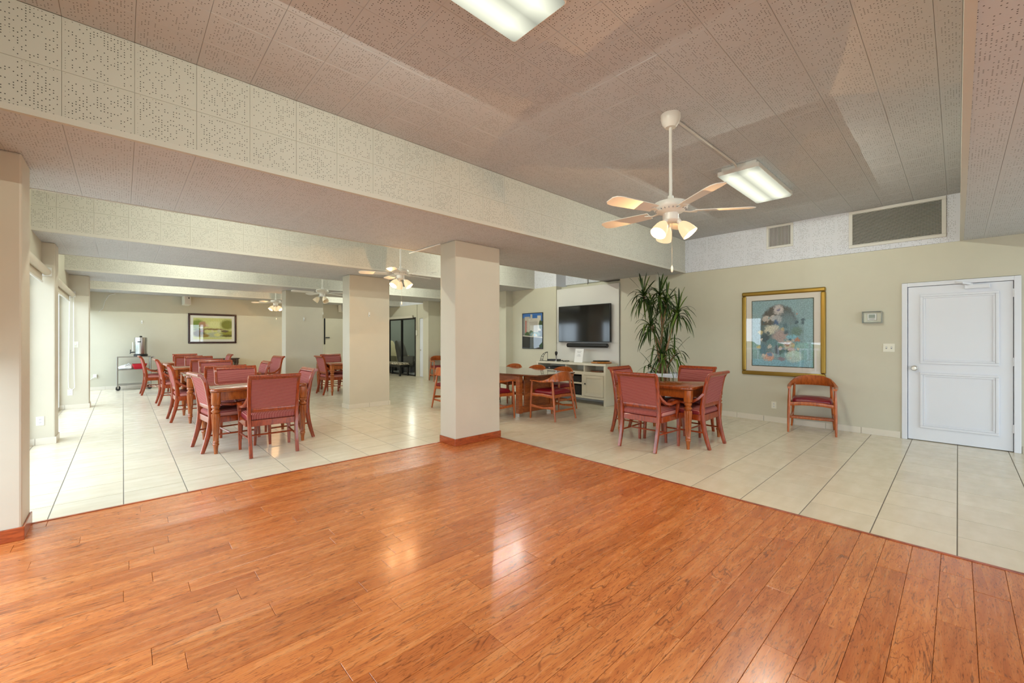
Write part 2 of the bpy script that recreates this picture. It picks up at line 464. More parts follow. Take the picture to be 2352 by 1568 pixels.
# pilaster beside the plant
XP = 7.46
wall_box('wall_pilaster', 'olive beige pilaster behind the tall plant', XP, XW + 0.12, 3.935, 4.735, 0, ZS)
# niche with the television panel
X2 = 7.40
nich = MB().box(XW + 0.1, XW + 0.2, 4.735, 6.41, 0, ZC)
struct(nich, 'wall_niche', M_wall, 'recess behind the white television panel', 'wall')
MB().box(XW + 0.06, XW + 0.1, 4.735, 6.41, 2.62, ZC).build('bulkhead_band', M_pw, bpy.data.objects['wall_niche'])
MB().tube([(XW + 0.04, 5.75, 2.45), (XW + 0.04, 5.75, ZC)], 0.012).build('pipe', M_grey, bpy.data.objects['wall_niche'])
MB().box(XW - 0.1, XW + 0.1, 4.735, 6.41, 2.50, 2.56).build('ledge', M_wall, bpy.data.objects['wall_niche'])
tvp = empty('television_panel', (7.42, 5.57, 0)); tag(tvp, 'tall white wall panel carrying the television', 'wall panel', kind='structure')
MB().box(0, 0.03, -0.83, 0.835, 1.255, 2.49).build('panel_board', M_panel, tvp)
MB().box(0, 0.03, -0.83, 0.835, 0.0, 1.250).build('panel_board', M_panel, tvp)
w2 = struct(MB().box(X2, XW + 0.2, 6.41, 7.90, 0, ZS), 'wall_right_middle', M_wall, 'olive beige wall with the framed tower picture', 'wall')
MB().box(X2, XW + 0.2, 6.41, 7.11, ZS, ZC).build('bulkhead_band', M_pw, w2)
wall_box('wall_pilaster_middle', 'olive beige pilaster past the framed tower picture', 7.17, XW + 0.2, 7.90, 8.32, 0, ZS)
wall_box('wall_right_rear', 'olive wall between two pilasters, mostly behind the front column', XW, XW + 0.12, 8.32, 11.72, 0, ZC)
wall_box('wall_pilaster_rear', 'olive pilaster beside the narrow white door', 7.24, XW + 0.12, 11.72, 12.05, 0, ZS)
# far right wall with the narrow white door and glass door opening
fr_ = MB().box(XW, XW + 0.1, 12.05, 12.78, 0, ZS).box(XW, XW + 0.1, 12.78, 13.03, 2.07, ZS).box(XW, XW + 0.1, 13.03, 13.29, 0, ZS).box(XW, XW + 0.1, 13.29, YB, 2.12, ZS)
wfr = struct(fr_, 'wall_right_far', M_wall, 'olive wall around the black framed glass door', 'wall')
MB().box(XW - 0.02, XW + 0.1, 12.5, 14.42, ZS, ZC).build('bulkhead_band', M_pw, wfr)
wall_back = wall_box('wall_back', 'pale olive far wall with the bridge landscape', -1.2, XW + 0.1, YB, YB + 0.1, 0, ZC)
# wall behind the camera, with broad windows
wb = MB().box(-1.2, XW + 0.12, YF - 0.1, YF, 0, 0.1).box(-1.2, XW + 0.12, YF - 0.1, YF, 2.35, ZC)
for xa, xb in ((-1.2, 2.6), (5.0, 5.4), (7.3, XW + 0.12)): wb.box(xa, xb, YF - 0.1, YF, 0.1, 2.35)
struct(wb, 'wall_front', M_wall, 'wall behind the viewer with broad windows', 'wall')

# window wall on the left: header over each bay, columns between
LCOL = [(-1.2, -0.49, 4.245, 4.575), (-1.2, -0.635, 7.93, 8.29), (-1.2, -0.48, 11.58, 11.93)]
LBAY = [(YF, -0.05), (0.35, 4.245), (4.575, 7.93), (8.29, 11.58), (11.93, YB)]
wl = MB(); HZ = 2.26
for a, b in LBAY: wl.box(XL - 0.1, XL, a, b, HZ, ZC)
wl.box(-1.2, XL, -0.05, 0.35, 0, ZC)
wall_left = struct(wl, 'wall_left', M_wall, 'window wall header on the left', 'wall')

def column(x0, x1, y0, y1, label, base):
    o = struct(MB().box(x0, x1, y0, y1, 0, ZS), 'column', M_colm, label, 'column', bevel=0.012)
    t = 0.012
    if base == 'wood':
        h = 0.095
        for b in ((x0 - t, x1 + t, y0 - t, y0, 0.008, h), (x0 - t, x0, y0, y1, 0.008, h), (x1, x1 + t, y0, y1, 0.008, h)):
            MB().box(*b).build('baseboard', M_cherry_trim, o, bevel=0.004)
    else:
        h = 0.085
        def run(a, b, fn):
            k = a
            while k < b - 0.01:
                e = min(b, k + 0.405); fn(k, e); k = e
        run(x0 - t, x1 + t, lambda a, b: MB().box(a + .0015, b - .0015, y0 - t, y0, 0, h).build('baseboard_tile', M_bbtile, o, bevel=0.002))
        run(y0, y1, lambda a, b: MB().box(x0 - t, x0, a, b - .002, 0, h).build('baseboard_tile', M_bbtile, o, bevel=0.002))
        run(y0, y1, lambda a, b: MB().box(x1, x1 + t, a, b - .002, 0, h).build('baseboard_tile', M_bbtile, o, bevel=0.002))
    return o
col1 = column(*COLX, *COLY[0], 'square cream column with wooden baseboard at the corner of the wood floor', 'wood')
col2 = column(3.16, 3.985, *COLY[1], 'beige column with tile baseboard behind the nearest dining table', 'tile')
col3 = column(3.0, 3.905, *COLY[2], 'olive column farthest back in the dining room', 'tile')
lc1 = column(*LCOL[0], 'textured cream column at the left edge with wooden baseboard', 'wood')
lc2 = column(*LCOL[1], 'pale column on the window side with the low outlet, second from the front', 'tile')
lc3 = column(*LCOL[2], 'pale column on the window side with the hanging blind chain', 'tile')

# tile baseboards on the walls
def bb_run(parent, axis, fixed, a, b, out):
    k = a
    while k < b - 0.02:
        e = min(b, k + 0.4105)
        if axis == 'y': MB().box(fixed - 0.016, fixed, k + .002, e - .002, 0, 0.088).build('baseboard_tile', M_bbtile, parent, bevel=0.002)
        else: MB().box(k + .0015, e - .0015, fixed - 0.012, fixed, 0, 0.085).build('baseboard_tile', M_bbtile, parent, bevel=0.002)
        k = e
bb_run(wall_right, 'y', XW, 0.53, 3.93, -1); bb_run(wall_right, 'y', XW, -2.2, -0.52, -1)
bb_run(w2, 'y', X2, 6.63, 7.88, -1); bb_run(wall_back, 'x', YB, -0.75, 5.2, -1)

# ------------------------------------------------------------------ windows
wn_ = 0
def window(axis, a, b, z0, z1, fixed, nm, frame_m):
    global wn_
    wn_ += 1
    o = empty('window_%d' % wn_, (0, 0, 0)); tag(o, 'tall glazed window %s' % nm, 'window', kind='structure')
    n = max(2, round((b - a) / 1.1)); d = 0.05; fw = 0.06
    def bar(p0, p1, q0, q1, nme):
        if axis == 'y': MB().box(fixed - d, fixed, p0, p1, q0, q1).build(nme, frame_m, o)
        else: MB().box(p0, p1, fixed - d, fixed, q0, q1).build(nme, frame_m, o)
    bar(a, b, z0, z0 + fw, 'sill_rail'); bar(a, b, z1 - fw, z1, 'head_rail')
    for i in range(n + 1):
        c = a + (b - a) * i / n; c0 = min(max(a, c - fw / 2), b - fw); bar(c0, c0 + fw, z0 + fw, z1 - fw, 'mullion')
    for i in range(n):
        c0 = a + (b - a) * i / n; c1 = a + (b - a) * (i + 1) / n
        if axis == 'y': MB().box(fixed - d / 2 - .003, fixed - d / 2 + .003, c0, c1, z0 + fw, z1 - fw).build('pane', M_glass, o)
        else: MB().box(c0, c1, fixed - d / 2 - .003, fixed - d / 2 + .003, z0 + fw, z1 - fw).build('pane', M_glass, o)
    return o
M_alu = mat('bronze_aluminium', lin(96, 88, 78), 0.4, 0.6)
M_frw = mat('white_aluminium', lin(205, 205, 200), 0.4)
for i, (a, b) in enumerate(LBAY):
    window('y', a, b, 0.0, HZ + 0.02, XL - 0.12, ['behind the viewer', 'beside the wood floor', 'beside the nearest dining table', 'beside the middle tables', 'beside the farthest tables'][i], M_frw)
    portal('window_daylight', (XL - 0.22, (a + b) / 2, (HZ) / 2), (0, R(-90), 0), HZ, b - a)
for xa, xb in ((2.6, 5.0), (5.4, 7.3)):
    window('x', xa, xb, 0.1, 2.35, YF - 0.03, 'in the wall behind the viewer', M_frw)
    portal('window_daylight', ((xa + xb) / 2, YF - 0.2, 1.22), (R(90), 0, 0), xb - xa, 2.25)

# ------------------------------------------------------------------ dining tables and upholstered chairs
M_ch = wood('cherry_wood', lin(160, 64, 18), lin(108, 36, 8), 0.28, (9, 9, 2), 5, 0.35)
M_tb = wood('honey_wood', lin(172, 92, 34), lin(128, 60, 18), 0.28, (9, 9, 2), 5, 0.35)
M_tt = wood('table_top_wood', lin(150, 72, 26), lin(104, 44, 14), 0.16, (2, 14, 4), 4, 0.7, 0.03)
def fabric(name, comp, k):
    m = mat(name, lin(150, 72, 76), 0.85, spec=0.15); n = N(m); q = n.sep(n.obj())
    st = n.math('SINE', n.math('MULTIPLY', q[comp], k)); ck = n.math('SINE', n.math('MULTIPLY', q[0 if comp != 0 else 1], 900.0))
    f = n.math('ADD', n.math('MULTIPLY', st, 0.5), 0.5)
    c = n.ramp(f, [(0.15, lin(126, 42, 46)), (0.5, lin(158, 82, 80)), (0.85, lin(190, 130, 120))])
    c = n.mix(n.math('MULTIPLY', n.math('ADD', n.math('MULTIPLY', ck, 0.5), 0.5), 0.22), c, lin(120, 34, 44))
    n.base(c); n.bump(st, 0.15, 0.002); return m
M_fb = fabric('striped_back_fabric', 2, 2 * math.pi / 0.0145)
M_fs = fabric('striped_seat_fabric', 0, 2 * math.pi / 0.0165)

def make_chair():
    t = empty('dining_chair'); tag(t, 'x', 'chair')
    stile = [(-.305, 0), (-.275, .10), (-.245, .22), (-.225, .34), (-.218, .43), (-.226, .54), (-.244, .66), (-.264, .77), (-.284, .85), (-.312, .905), (-.338, .925)]
    for sx in (-1, 1):
        x0 = [.238, .238, .240, .242, .245, .247, .249, .250, .251, .252, .252]
        pts = [(sx * x0[i], y, z) for i, (y, z) in enumerate(stile)]
        MB().strip(pts, [.036]*9 + [.036, .032], [.036, .042, .05, .056, .058, .052, .046, .042, .040, .038, .030], (1, 0, 0)).build('leg', M_ch, t, True)
    for sx in (-1, 1):
        MB().strip([(sx*.268, .232, 0), (sx*.268, .240, .2), (sx*.264, .248, .36), (sx*.264, .248, .42)], [.028, .036, .044, .046], [.028, .036, .044, .046], (1, 0, 0)).build('leg', M_ch, t, True)
    MB().box(-.262, .262, .225, .262, .35, .42).box(-.225, .225, -.235, -.205, .34, .41).box(-.282, -.252, -.21, .24, .345, .415).box(.252, .282, -.21, .24, .345, .415).build('seat_frame', M_ch, t, bevel=.004)
    cushion(.535, .475, .41, .472, .05, .022, (0, .02)).build('seat', M_fs, t, True)
    # back: bottom rail, upholstered panel, rolled top rail
    MB().strip([(-.235, -.222, .525), (.235, -.222, .525)], .05, .03, (0, -.12, 1)).build('lower_rail', M_ch, t, True)
    prof = [(.548, -.226), (.62, -.236), (.70, -.250), (.78, -.266), (.845, -.282), (.885, -.300)]
    rings = []
    for z, y in prof:
        th = .017 if z not in (.548, .885) else .010
        rings.append([(-.232, y - th, z), (.232, y - th, z), (.232, y + th, z), (-.232, y + th, z)])
    MB().loft(rings).build('backrest', M_fb, t, False)
    MB().strip([(-.252, -.315, .906), (.252, -.315, .906)], .05, .036, (0, -.55, .83)).tube([(-.268, -.338, .917), (.268, -.338, .917)], .019, 10).build('top_rail', M_ch, t, True)
    for sx in (-1, 1):
        p = [(sx*.252, -.245, .675), (sx*.262, -.19, .615), (sx*.275, -.11, .565), (sx*.285, -.02, .552), (sx*.290, .06, .563), (sx*.290, .125, .572), (sx*.288, .168, .556), (sx*.284, .188, .518), (sx*.280, .182, .47), (sx*.278, .168, .41), (sx*.276, .165, .36)]
        MB().strip(p, [.036, .04, .044, .046, .048, .048, .046, .042, .038, .036, .036], [.036, .034, .032, .032, .032, .034, .036, .036, .036, .036, .034], (1, 0, 0)).build('arm', M_ch, t, True)
    for sx in (-1, 1):
        MB().tube([(sx*.24, -.255, .20), (sx*.266, .238, .20)], .010, 8).build('stretcher', M_ch, t, True)
    MB().tube([(-.253, -.02, .20), (.253, -.02, .20)], .010, 8).build('stretcher', M_ch, t, True)
    return t

def make_table():
    t = empty('dining_table'); tag(t, 'x', 'table')
    tw = 1.055
    MB().loft([rr(tw-.03, tw-.03, .07, .715), rr(tw-.008, tw-.008, .07, .722), rr(tw, tw, .07, .738), rr(tw-.006, tw-.006, .07, .752), rr(tw-.024, tw-.024, .065, .759)]).build('tabletop', M_tt, t, True)
    a = .455
    MB().box(-a, a, -.475, -.45, .615, .716).box(-a, a, .45, .475, .615, .716).box(-.475, -.45, -a, a, .615, .716).box(.45, .475, -a, a, .615, .716)\
        .box(-a, a, -.481, -.475, .618, .632).box(-a, a, .475, .481, .618, .632).box(-.481, -.475, -a, a, .618, .632).box(.475, .481, -a, a, .618, .632).build('apron', M_tb, t, bevel=.003)
    lp = [(.018, 0), (.022, .06), (.026, .09), (.026, .095), (.032, .10), (.034, .11), (.030, .118), (.027, .126), (.032, .134), (.030, .142), (.0275, .150),
          (.0285, .16), (.034, .25), (.040, .35), (.0455, .43), (.047, .455), (.043, .468), (.030, .474), (.034, .480), (.045, .492), (.046, .503), (.036, .513), (.031, .522), (.040, .535), (.046, .548), (.042, .560), (.034, .570), (.036, .576)]
    for sx in (-1, 1):
        for sy in (-1, 1):
            m = MB().lathe(lp, 40, flute=(.158, .457, 14, .20)).loft([rr(.082, .082, .022, .574), rr(.09, .09, .024, .585), rr(.09, .09, .024, .716)])
            m.build('leg', M_tb, t, True, (sx * .4715, sy * .4715, 0))
    return t

chair = make_chair(); cu = [False]; table = make_table(); tu = [False]
def P_chair(x, y, face, label, group):
    # face: direction the sitter looks, degrees (0 = +Y, 90 = -X, 180 = -Y, -90 = +X)
    place(chair, cu, (x, y, 0), R(face), label, group)
gl = 'rose upholstered chairs in the dining row'; gr = 'rose upholstered chairs around the right table'; gt = 'square dining tables'
place(table, tu, (1.265, 6.385, 0), 0, 'nearest square dining table of the left row, fluted leg in full view', gt)
place(table, tu, (1.255, 8.80, 0), 0, 'second dining table of the left row, between two back-to-back chair pairs', gt)
place(table, tu, (1.25, 11.22, 0), 0, 'third dining table of the left row, beside the pulled-out chair', gt)
place(table, tu, (1.16, 13.55, 0), 0, 'fourth and farthest dining table of the left row', gt)
place(table, tu, (5.492, 2.71, 0), 0, 'square dining table on the right, in front of the tall plant', gt)
place(table, tu, (4.10, 10.60, 0), 0, 'dining table half hidden behind the middle beige column', gt)
P_chair(1.298, 5.70, -2, 'rose striped armchair with its back to the viewer at the nearest left table', gl)
P_chair(.955, 6.285, -84, 'rose striped armchair on the window side of the nearest left table', gl)
P_chair(1.60, 6.265, 91, 'rose striped armchair on the column side of the nearest left table', gl)
P_chair(1.235, 7.05, 181, 'rose striped armchair facing the viewer across the nearest left table', gl)
P_chair(1.165, 8.06, 0, 'rose striped armchair backing onto the nearest table set, at the second table', gl)
P_chair(.855, 8.83, -88, 'rose striped armchair on the window side of the second table', gl)
P_chair(1.62, 8.72, 90, 'rose striped armchair on the column side of the second table', gl)
P_chair(1.30, 9.385, 180, 'rose striped armchair facing the viewer across the second table', gl)
P_chair(1.235, 10.62, 0, 'rose striped armchair with its back to the viewer at the third table', gl)
P_chair(.815, 11.18, -88, 'rose striped armchair on the window side of the third table', gl)
P_chair(2.42, 11.09, 100, 'rose striped armchair pulled well away from the third table toward the olive column', gl)
P_chair(1.305, 11.88, 180, 'rose striped armchair facing the viewer across the third table', gl)
P_chair(1.17, 13.05, 0, 'rose striped armchair with its back to the viewer at the farthest table', gl)
P_chair(.62, 13.45, -88, 'rose striped armchair on the window side of the farthest table, near the metal cart', gl)
P_chair(1.80, 13.45, 90, 'rose striped armchair on the column side of the farthest table', gl)
P_chair(1.24, 14.07, 180, 'rose striped armchair facing the viewer at the farthest table, under the landscape', gl)
P_chair(3.79, 10.55, -90, 'rose striped armchair beside the table half hidden by the beige column', gl)
P_chair(4.10, 11.26, 180, 'rose striped armchair behind the table half hidden by the beige column', gl)
P_chair(4.855, 2.66, -90, 'rose striped armchair with its back to the viewer at the right table', gr)
P_chair(5.40, 2.345, 0, 'rose striped armchair at the right table seen from its side, nearest the wall chair', gr)
P_chair(5.96, 2.66, 90, 'rose striped armchair on the far side of the right table, below the gold frame', gr)
P_chair(5.415, 3.12, 180, 'rose striped armchair at the right table nearest the white console', gr)

# dark side table against the back wall
st = empty('side_table', (2.05, 15.16, 0)); tag(st, 'dark wood side table with turned legs against the far wall', 'table')
M_dw = wood('dark_wood', lin(70, 44, 28), lin(40, 22, 14), 0.25, (2, 12, 4), 4, .4)
MB().loft([rr(1.1, .42, .02, .735), rr(1.12, .44, .02, .745), rr(1.12, .44, .02, .762)]).build('tabletop', M_dw, st)
MB().box(-.5, .5, -.18, .18, .65, .735).build('apron', M_dw, st, bevel=.004)
for sx in (-1, 1):
    for sy in (-1, 1):
        MB().lathe([(.02, 0), (.03, .1), (.022, .14), (.035, .35), (.038, .45), (.022, .50), (.036, .54), (.022, .58), (.036, .62), (.036, .735)], 14).build('leg', M_dw, st, True, (sx*.5, sy*.17, 0))

# ------------------------------------------------------------------ bentwood armchairs with red seats
M_bw = wood('teak_wood', lin(184, 96, 38), lin(140, 64, 20), 0.3, (9, 9, 2), 4, .3)
M_red = mat('oxblood_vinyl', lin(118, 14, 30), 0.3, spec=0.5)
def make_arm():
    t = empty('wooden_armchair'); tag(t, 'x', 'chair')
    for sx in (-1, 1):
        MB().tube([(sx*.275, .262, 0), (sx*.270, .255, .25), (sx*.265, .245, .45), (sx*.262, .235, .635)], [.013, .019, .021, .014], 10).build('leg', M_bw, t, True)
        MB().tube([(sx*.262, -.285, 0), (sx*.245, -.245, .25), (sx*.232, -.215, .45), (sx*.222, -.185, .66)], [.013, .019, .021, .016], 10).build('leg', M_bw, t, True)
    # one bent rail: arms and back
    pts = []; hs = []; ts = []
    path = [(.262, .265, .640, .030, .044), (.268, .16, .640, .030, .046), (.275, .04, .634, .030, .050), (.278, -.07, .642, .040, .046), (.262, -.155, .668, .070, .034), (.220, -.215, .700, .112, .026), (.150, -.252, .715, .140, .022), (.075, -.266, .722, .150, .020), (0, -.270, .724, .152, .020)]
    full = path + [(-x, y, z, h, th) for x, y, z, h, th in reversed(path[:-1])]
    rings = []
    for i, (x, y, z, h, th) in enumerate(full):
        a = Vector(full[max(i-1, 0)][:2]); b = Vector(full[min(i+1, len(full)-1)][:2]); d = (b - a).normalized(); n = Vector((d.y, -d.x))
        nx, ny = n.x * th / 2, n.y * th / 2; k = .7
        lean = Vector((n.x, n.y)) * (h * .12 if h > .06 else 0)
        def pt(sn, sz): return (x + nx*sn + lean.x*sz, y + ny*sn + lean.y*sz, z + h/2*sz)
        rings.append([pt(-k, -1), pt(k, -1), pt(1, -k), pt(1, k), pt(k, 1), pt(-k, 1), pt(-1, k), pt(-1, -k)])
    MB().loft(rings).build('arm_and_back_rail', M_bw, t, True)
    MB().strip([(-.25, .245, .405), (-.12, .25, .42), (0, .252, .424), (.12, .25, .42), (.25, .245, .405)], .05, .022, (0, 0, 1)).build('seat_rail', M_bw, t, True)
    MB().strip([(-.225, -.215, .395), (0, -.217, .405), (.225, -.215, .395)], .05, .022, (0, 0, 1)).build('seat_rail', M_bw, t, True)
    for sx in (-1, 1):
        MB().strip([(sx*.258, .24, .40), (sx*.25, 0, .41), (sx*.235, -.21, .395)], .05, .022, (0, 0, 1)).build('seat_rail', M_bw, t, True)
        MB().strip([(sx*.270, .25, .215), (sx*.258, 0, .195), (sx*.246, -.245, .215)], [.05, .028, .05], .02, (0, 0, 1)).build('stretcher', M_bw, t, True)
    MB().strip([(-.262, .14, .20), (.262, .14, .20)], .03, .02, (0, 0, 1)).build('stretcher', M_bw, t, True)
    MB().strip([(-.248, -.24, .16), (.248, -.24, .16)], .03, .02, (0, 0, 1)).build('stretcher', M_bw, t, True)
    cushion(.465, .455, .422, .485, .06, .022, (0, .01)).build('seat', M_red, t, True)
    return t
arm = make_arm(); au = [False]; ga = 'bentwood armchairs with red seats'
def P_arm(x, y, face, label): place(arm, au, (x, y, 0), R(face), label, ga)
P_arm(7.335, 1.45, 100, 'wooden armchair with flat red cushion alone against the wall under the gold frame')
P_arm(5.345, 4.705, 0, 'wooden armchair with red seat at the near end of the conference table')
P_arm(4.60, 5.42, -90, 'wooden armchair with red seat at the conference table, half hidden by the front column')
P_arm(4.66, 6.72, -98, 'wooden armchair at the conference table showing one leg left of the front column')
P_arm(6.11, 5.28, 90, 'wooden armchair across the conference table, nearest the television')
P_arm(6.13, 6.0, 90, 'wooden armchair across the conference table, in front of the console left end')
P_arm(6.11, 6.68, 90, 'wooden armchair across the conference table, nearest the front column')
P_arm(7.42 , 11.33, 165, 'slim wooden armchair seen beyond the front column beside the far pilaster')

# conference table
ct = empty('conference_table', (5.47, 5.92, 0)); tag(ct, 'long wooden conference table with a thin dark top and panelled base', 'table')
M_cb = wood('oak_base', lin(178, 98, 42), lin(140, 70, 26), 0.35, (3, 3, 10), 3, .2)
M_ct = wood('walnut_top', lin(112, 66, 44), lin(88, 46, 30), 0.12, (10, 1, 4), 3, .8, .04)
L2 = 1.205; out = []
def hw(y): return .49 + .17 * (1 - (y / L2) ** 2)
ys = [-L2 + 2 * L2 * i / 16 for i in range(17)]
def ring(ins, z): return [(hw(y) - ins, y * (1 - ins / L2), z) for y in ys] + [(-hw(y) + ins, y * (1 - ins / L2), z) for y in reversed(ys)]
MB().loft([ring(.05, .705), ring(.004, .722), ring(0, .738), ring(.003, .742)]).build('tabletop', M_ct, ct)
for sy in (-1, 1):
    yb = sy * .74
    MB().box(-.335, .335, yb - .02, yb + .02, .17, .70).build('end_panel', M_cb, ct)
    for x0, x1 in ((-.50, -.42), (.30, .38)):
        MB().box(x0, x1, yb - .045, yb + .045, .04, .705).build('post', M_cb, ct, bevel=.004)
        MB().box(x0 - .002, x1 + .002, yb - .047, yb + .047, .0, .055).build('foot_sleeve', M_chrome, ct)
    MB().box(-.42, .30, yb - .035, yb + .035, .06, .17).build('bottom_rail', M_cb, ct, bevel=.004)
for x0, x1 in ((-.49, -.43), (.31, .37)):
    MB().box(x0, x1, -.69, .69, .60, .70).build('side_apron', M_cb, ct, bevel=.004)

# ------------------------------------------------------------------ console with television corner
M_cw = paint('cream_lacquer', lin(214, 208, 190), 0.4, .02)
cs = empty('media_console', (0, 0, 0)); cs.location = (7.17, 5.69, 0); tag(cs, 'cream painted media console with open shelves and one panelled door', 'cabinet')
def cbx(nm, x0, x1, y0, y1, z0, z1, m=None, bev=.003): return MB().box(x0 - 7.17, x1 - 7.17, y0 - 5.69, y1 - 5.69, z0, z1).build(nm, m or M_cw, cs, bevel=bev)
cx0, cx1, cy0, cy1 = 6.965, 7.385, 4.75, 6.62
cbx('top', cx0 - .01, cx1, cy0 - .01, cy1 + .01, .795, .84)
cbx('side', cx0, cx1, cy0, cy0 + .045, 0, .795); cbx('side', cx0, cx1, cy1 - .045, cy1, 0, .795)
cbx('back_panel', cx1 - .012, cx1, cy0 + .045, cy1 - .045, .12, .795)
cbx('shelf', cx0, cx1 - .012, cy0 + .045, cy1 - .045, .60, .665)
for yd in (5.29, 5.78): cbx('divider', cx0 + .02, cx1 - .012, yd - .012, yd + .012, .665, .795)
cbx('bottom_shelf', cx0, cx1 - .012, cy0 + .045, cy1 - .045, .12, .168)
cbx('divider', cx0, cx1 - .012, 5.275, 5.335, .168, .60); cbx('divider', cx0, cx1 - .012, 6.03, 6.08, .168, .60)
cbx('shelf', cx0 + .01, cx1 - .012, 5.335, 6.03, .40, .435)
d = cbx('door', cx0 - .004, cx0 + .02, 4.80, 5.27, .172, .596)
MB().box(cx0 - 7.17 - .012, cx0 - 7.17 - .004, 4.80 - 5.69, 4.86 - 5.69, .172, .596).box(cx0 - 7.17 - .012, cx0 - 7.17 - .004, 5.21 - 5.69, 5.27 - 5.69, .172, .596).box(cx0 - 7.17 - .012, cx0 - 7.17 - .004, 4.86 - 5.69, 5.21 - 5.69, .172, .23).box(cx0 - 7.17 - .012, cx0 - 7.17 - .004, 4.86 - 5.69, 5.21 - 5.69, .54, .596).build('door_frame', M_cw, d, bevel=.002)
MB().lathe([(.012, 0), (.016, .012), (.010, .022)], 12, M=Matrix.Rotation(R(-90), 4, 'Y')).build('knob', M_black, d, True, (cx0 - .014 - 7.17, 5.235 - 5.69, .42))
def thing(nm, loc, label, cat, rz=0): return tag(empty(nm, loc, rz), label, cat)
# black equipment in the open compartments
for nm, z, h, lab in (('amplifier', .168, .21, 'large black amplifier on the lowest console shelf'), ('receiver', .435, .13, 'black receiver on the upper inner console shelf')):
    e = thing(nm, (7.17, 5.68, z), lab, 'electronics'); MB().box(-.17, .16, -.30, .30, .012, h).build('body', M_void, e, bevel=.004)
    for sx in (-.12, .12):
        for sy in (-.25, .25): MB().lathe([(.015, 0), (.015, .013)], 8).build('foot', M_black, e, True, (sx, sy, 0))
    MB().lathe([(.02, 0), (.018, .012)], 12, M=Matrix.Rotation(R(-90), 4, 'Y')).build('knob', M_dark, e, True, (-.17, .2, h * .55))
e = thing('disc_player', (7.16, 6.22, .665), 'flat black player with a silver button in the upper left console bay', 'electronics', 0)
MB().box(-.15, .15, -.17, .17, .008, .062).build('body', M_dark, e, bevel=.004); MB().box(-.154, -.15, .03, .07, .02, .045).build('button', M_steel, e); MB().box(-.12, .12, -.14, .14, 0, .008).build('foot_plate', M_black, e)
bd = thing('wooden_board', (7.14, 5.03, .665), 'dark round wooden tray in the upper right console bay', 'tray')
MB().lathe([(.15, 0), (.175, .012), (.175, .022), (.155, .018), (.01, .016)], 28).build('dish', wood('tray_wood', lin(150, 88, 40), lin(92, 50, 24), .3), bd, True)
ls = thing('turntable_tray', (7.16, 4.985, .84), 'round wooden turntable tray with a black top on the right end of the console', 'tray')
MB().lathe([(.185, 0), (.215, .012), (.205, .03), (.165, .042)], 36).build('base', wood('turntable_wood', lin(196, 128, 56), lin(158, 92, 36), .3), ls, True)
MB().lathe([(.165, .042), (.172, .050), (.165, .058), (.01, .056)], 36).build('top', M_dark, ls, True)
sg = thing('notice_sheet', (7.12, 5.53, .84), 'white printed notice in a slanted holder on the console', 'sign', 0)
mS = mat('notice_paper', lin(236, 236, 236), .5); n = N(mS); q = n.sep(n.obj())
rowm = None
for z0, hwid in ((.232, .06), (.205, .045), (.158, .035), (.132, .05)):
    a = n.math('MULTIPLY', n.math('LESS_THAN', n.math('ABSOLUTE', n.math('SUBTRACT', q[2], z0)), .006), n.math('LESS_THAN', n.math('ABSOLUTE', q[1]), hwid))
    rowm = a if rowm is None else n.math('MAXIMUM', rowm, a)
wv = n.noise(n.scale(n.obj(), (1, 90, 60)), 3, 2)
n.base(n.mix(n.math('MULTIPLY', rowm, n.rng(wv, .4, .6)), lin(236, 236, 236), lin(120, 120, 128)))
shm = MB(); Msl = Matrix.Rotation(R(10), 4, 'Y'); shm.box(-.003, .003, -.11, .11, .0, .29, Msl); shm.build('sheet', mS, sg, loc=(-.02, 0, .004))
MB().box(-.03, .08, -.11, .11, 0, .004).build('holder_foot', M_plastic, sg)
sc = thing('ladder_sculpture', (7.06, 6.46, .84), 'black wire sculpture shaped like a curved ladder on the console', 'ornament')
def arc(r0, cy): return [(0, cy - r0 * math.cos(R(a)) , r0 * .95 * math.sin(R(a))) for a in range(0, 86, 12)]
A1 = [(0, .13 - .22 * (1 - math.cos(R(a))) , .205 * math.sin(R(a))) for a in range(0, 91, 10)]; A2 = [(0, .06 - .15 * (1 - math.cos(R(a))), .195 * math.sin(R(a)) ) for a in range(0, 91, 10)]
mm = MB().tube(A1, .005, 6).tube(A2, .005, 6)
mm.build('rail', M_black, sc, True)
for k in (1, 3, 5, 7): MB().tube([A1[k], A2[k]], .006, 6).build('rung', M_black, sc, True)
MB().tube([A1[-1], (0, A1[-1][1], .0)], .004, 6).build('post', M_black, sc, True); MB().box(-.03, .03, -.10, .14, 0, .008).build('base', M_black, sc)
mx_ = thing('audio_mixer', (7.20, 6.36, .84), 'low black mixer box behind the microphone on the console', 'electronics')
MB().box(-.09, .09, -.19, .07, .005, .042).build('body', M_dark, mx_, bevel=.004); MB().box(-.07, .07, -.16, .04, 0, .005).build('foot_plate', M_black, mx_)
mc = thing('microphone', (7.08, 6.13, .84), 'microphone standing upright with a black foam head on the console', 'microphone')
MB().lathe([(.05, 0), (.05, .008), (.012, .016), (.012, .02)], 18).build('base', M_chrome, mc, True); MB().lathe([(.011, .018), (.013, .12), (.016, .13)], 12).build('handle', M_steel, mc, True)
MB().lathe([(.014, .13), (.026, .16), (.032, .185), (.028, .212), (.012, .225)], 14).build('head', M_black, mc, True)
kb = thing('coiled_cable', (7.07, 5.93, .84), 'black cable lying loose beside the microphone', 'cable')
MB().tube([(.06 * math.cos(a) * (1 + .2 * math.sin(2 * a)), .13 * math.sin(a) + .05 * math.cos(3 * a), .008 + .012 * (1 + math.sin(3 * a))) for a in [i * .35 for i in range(30)]], .006, 6).build('cord', M_black, kb, True)

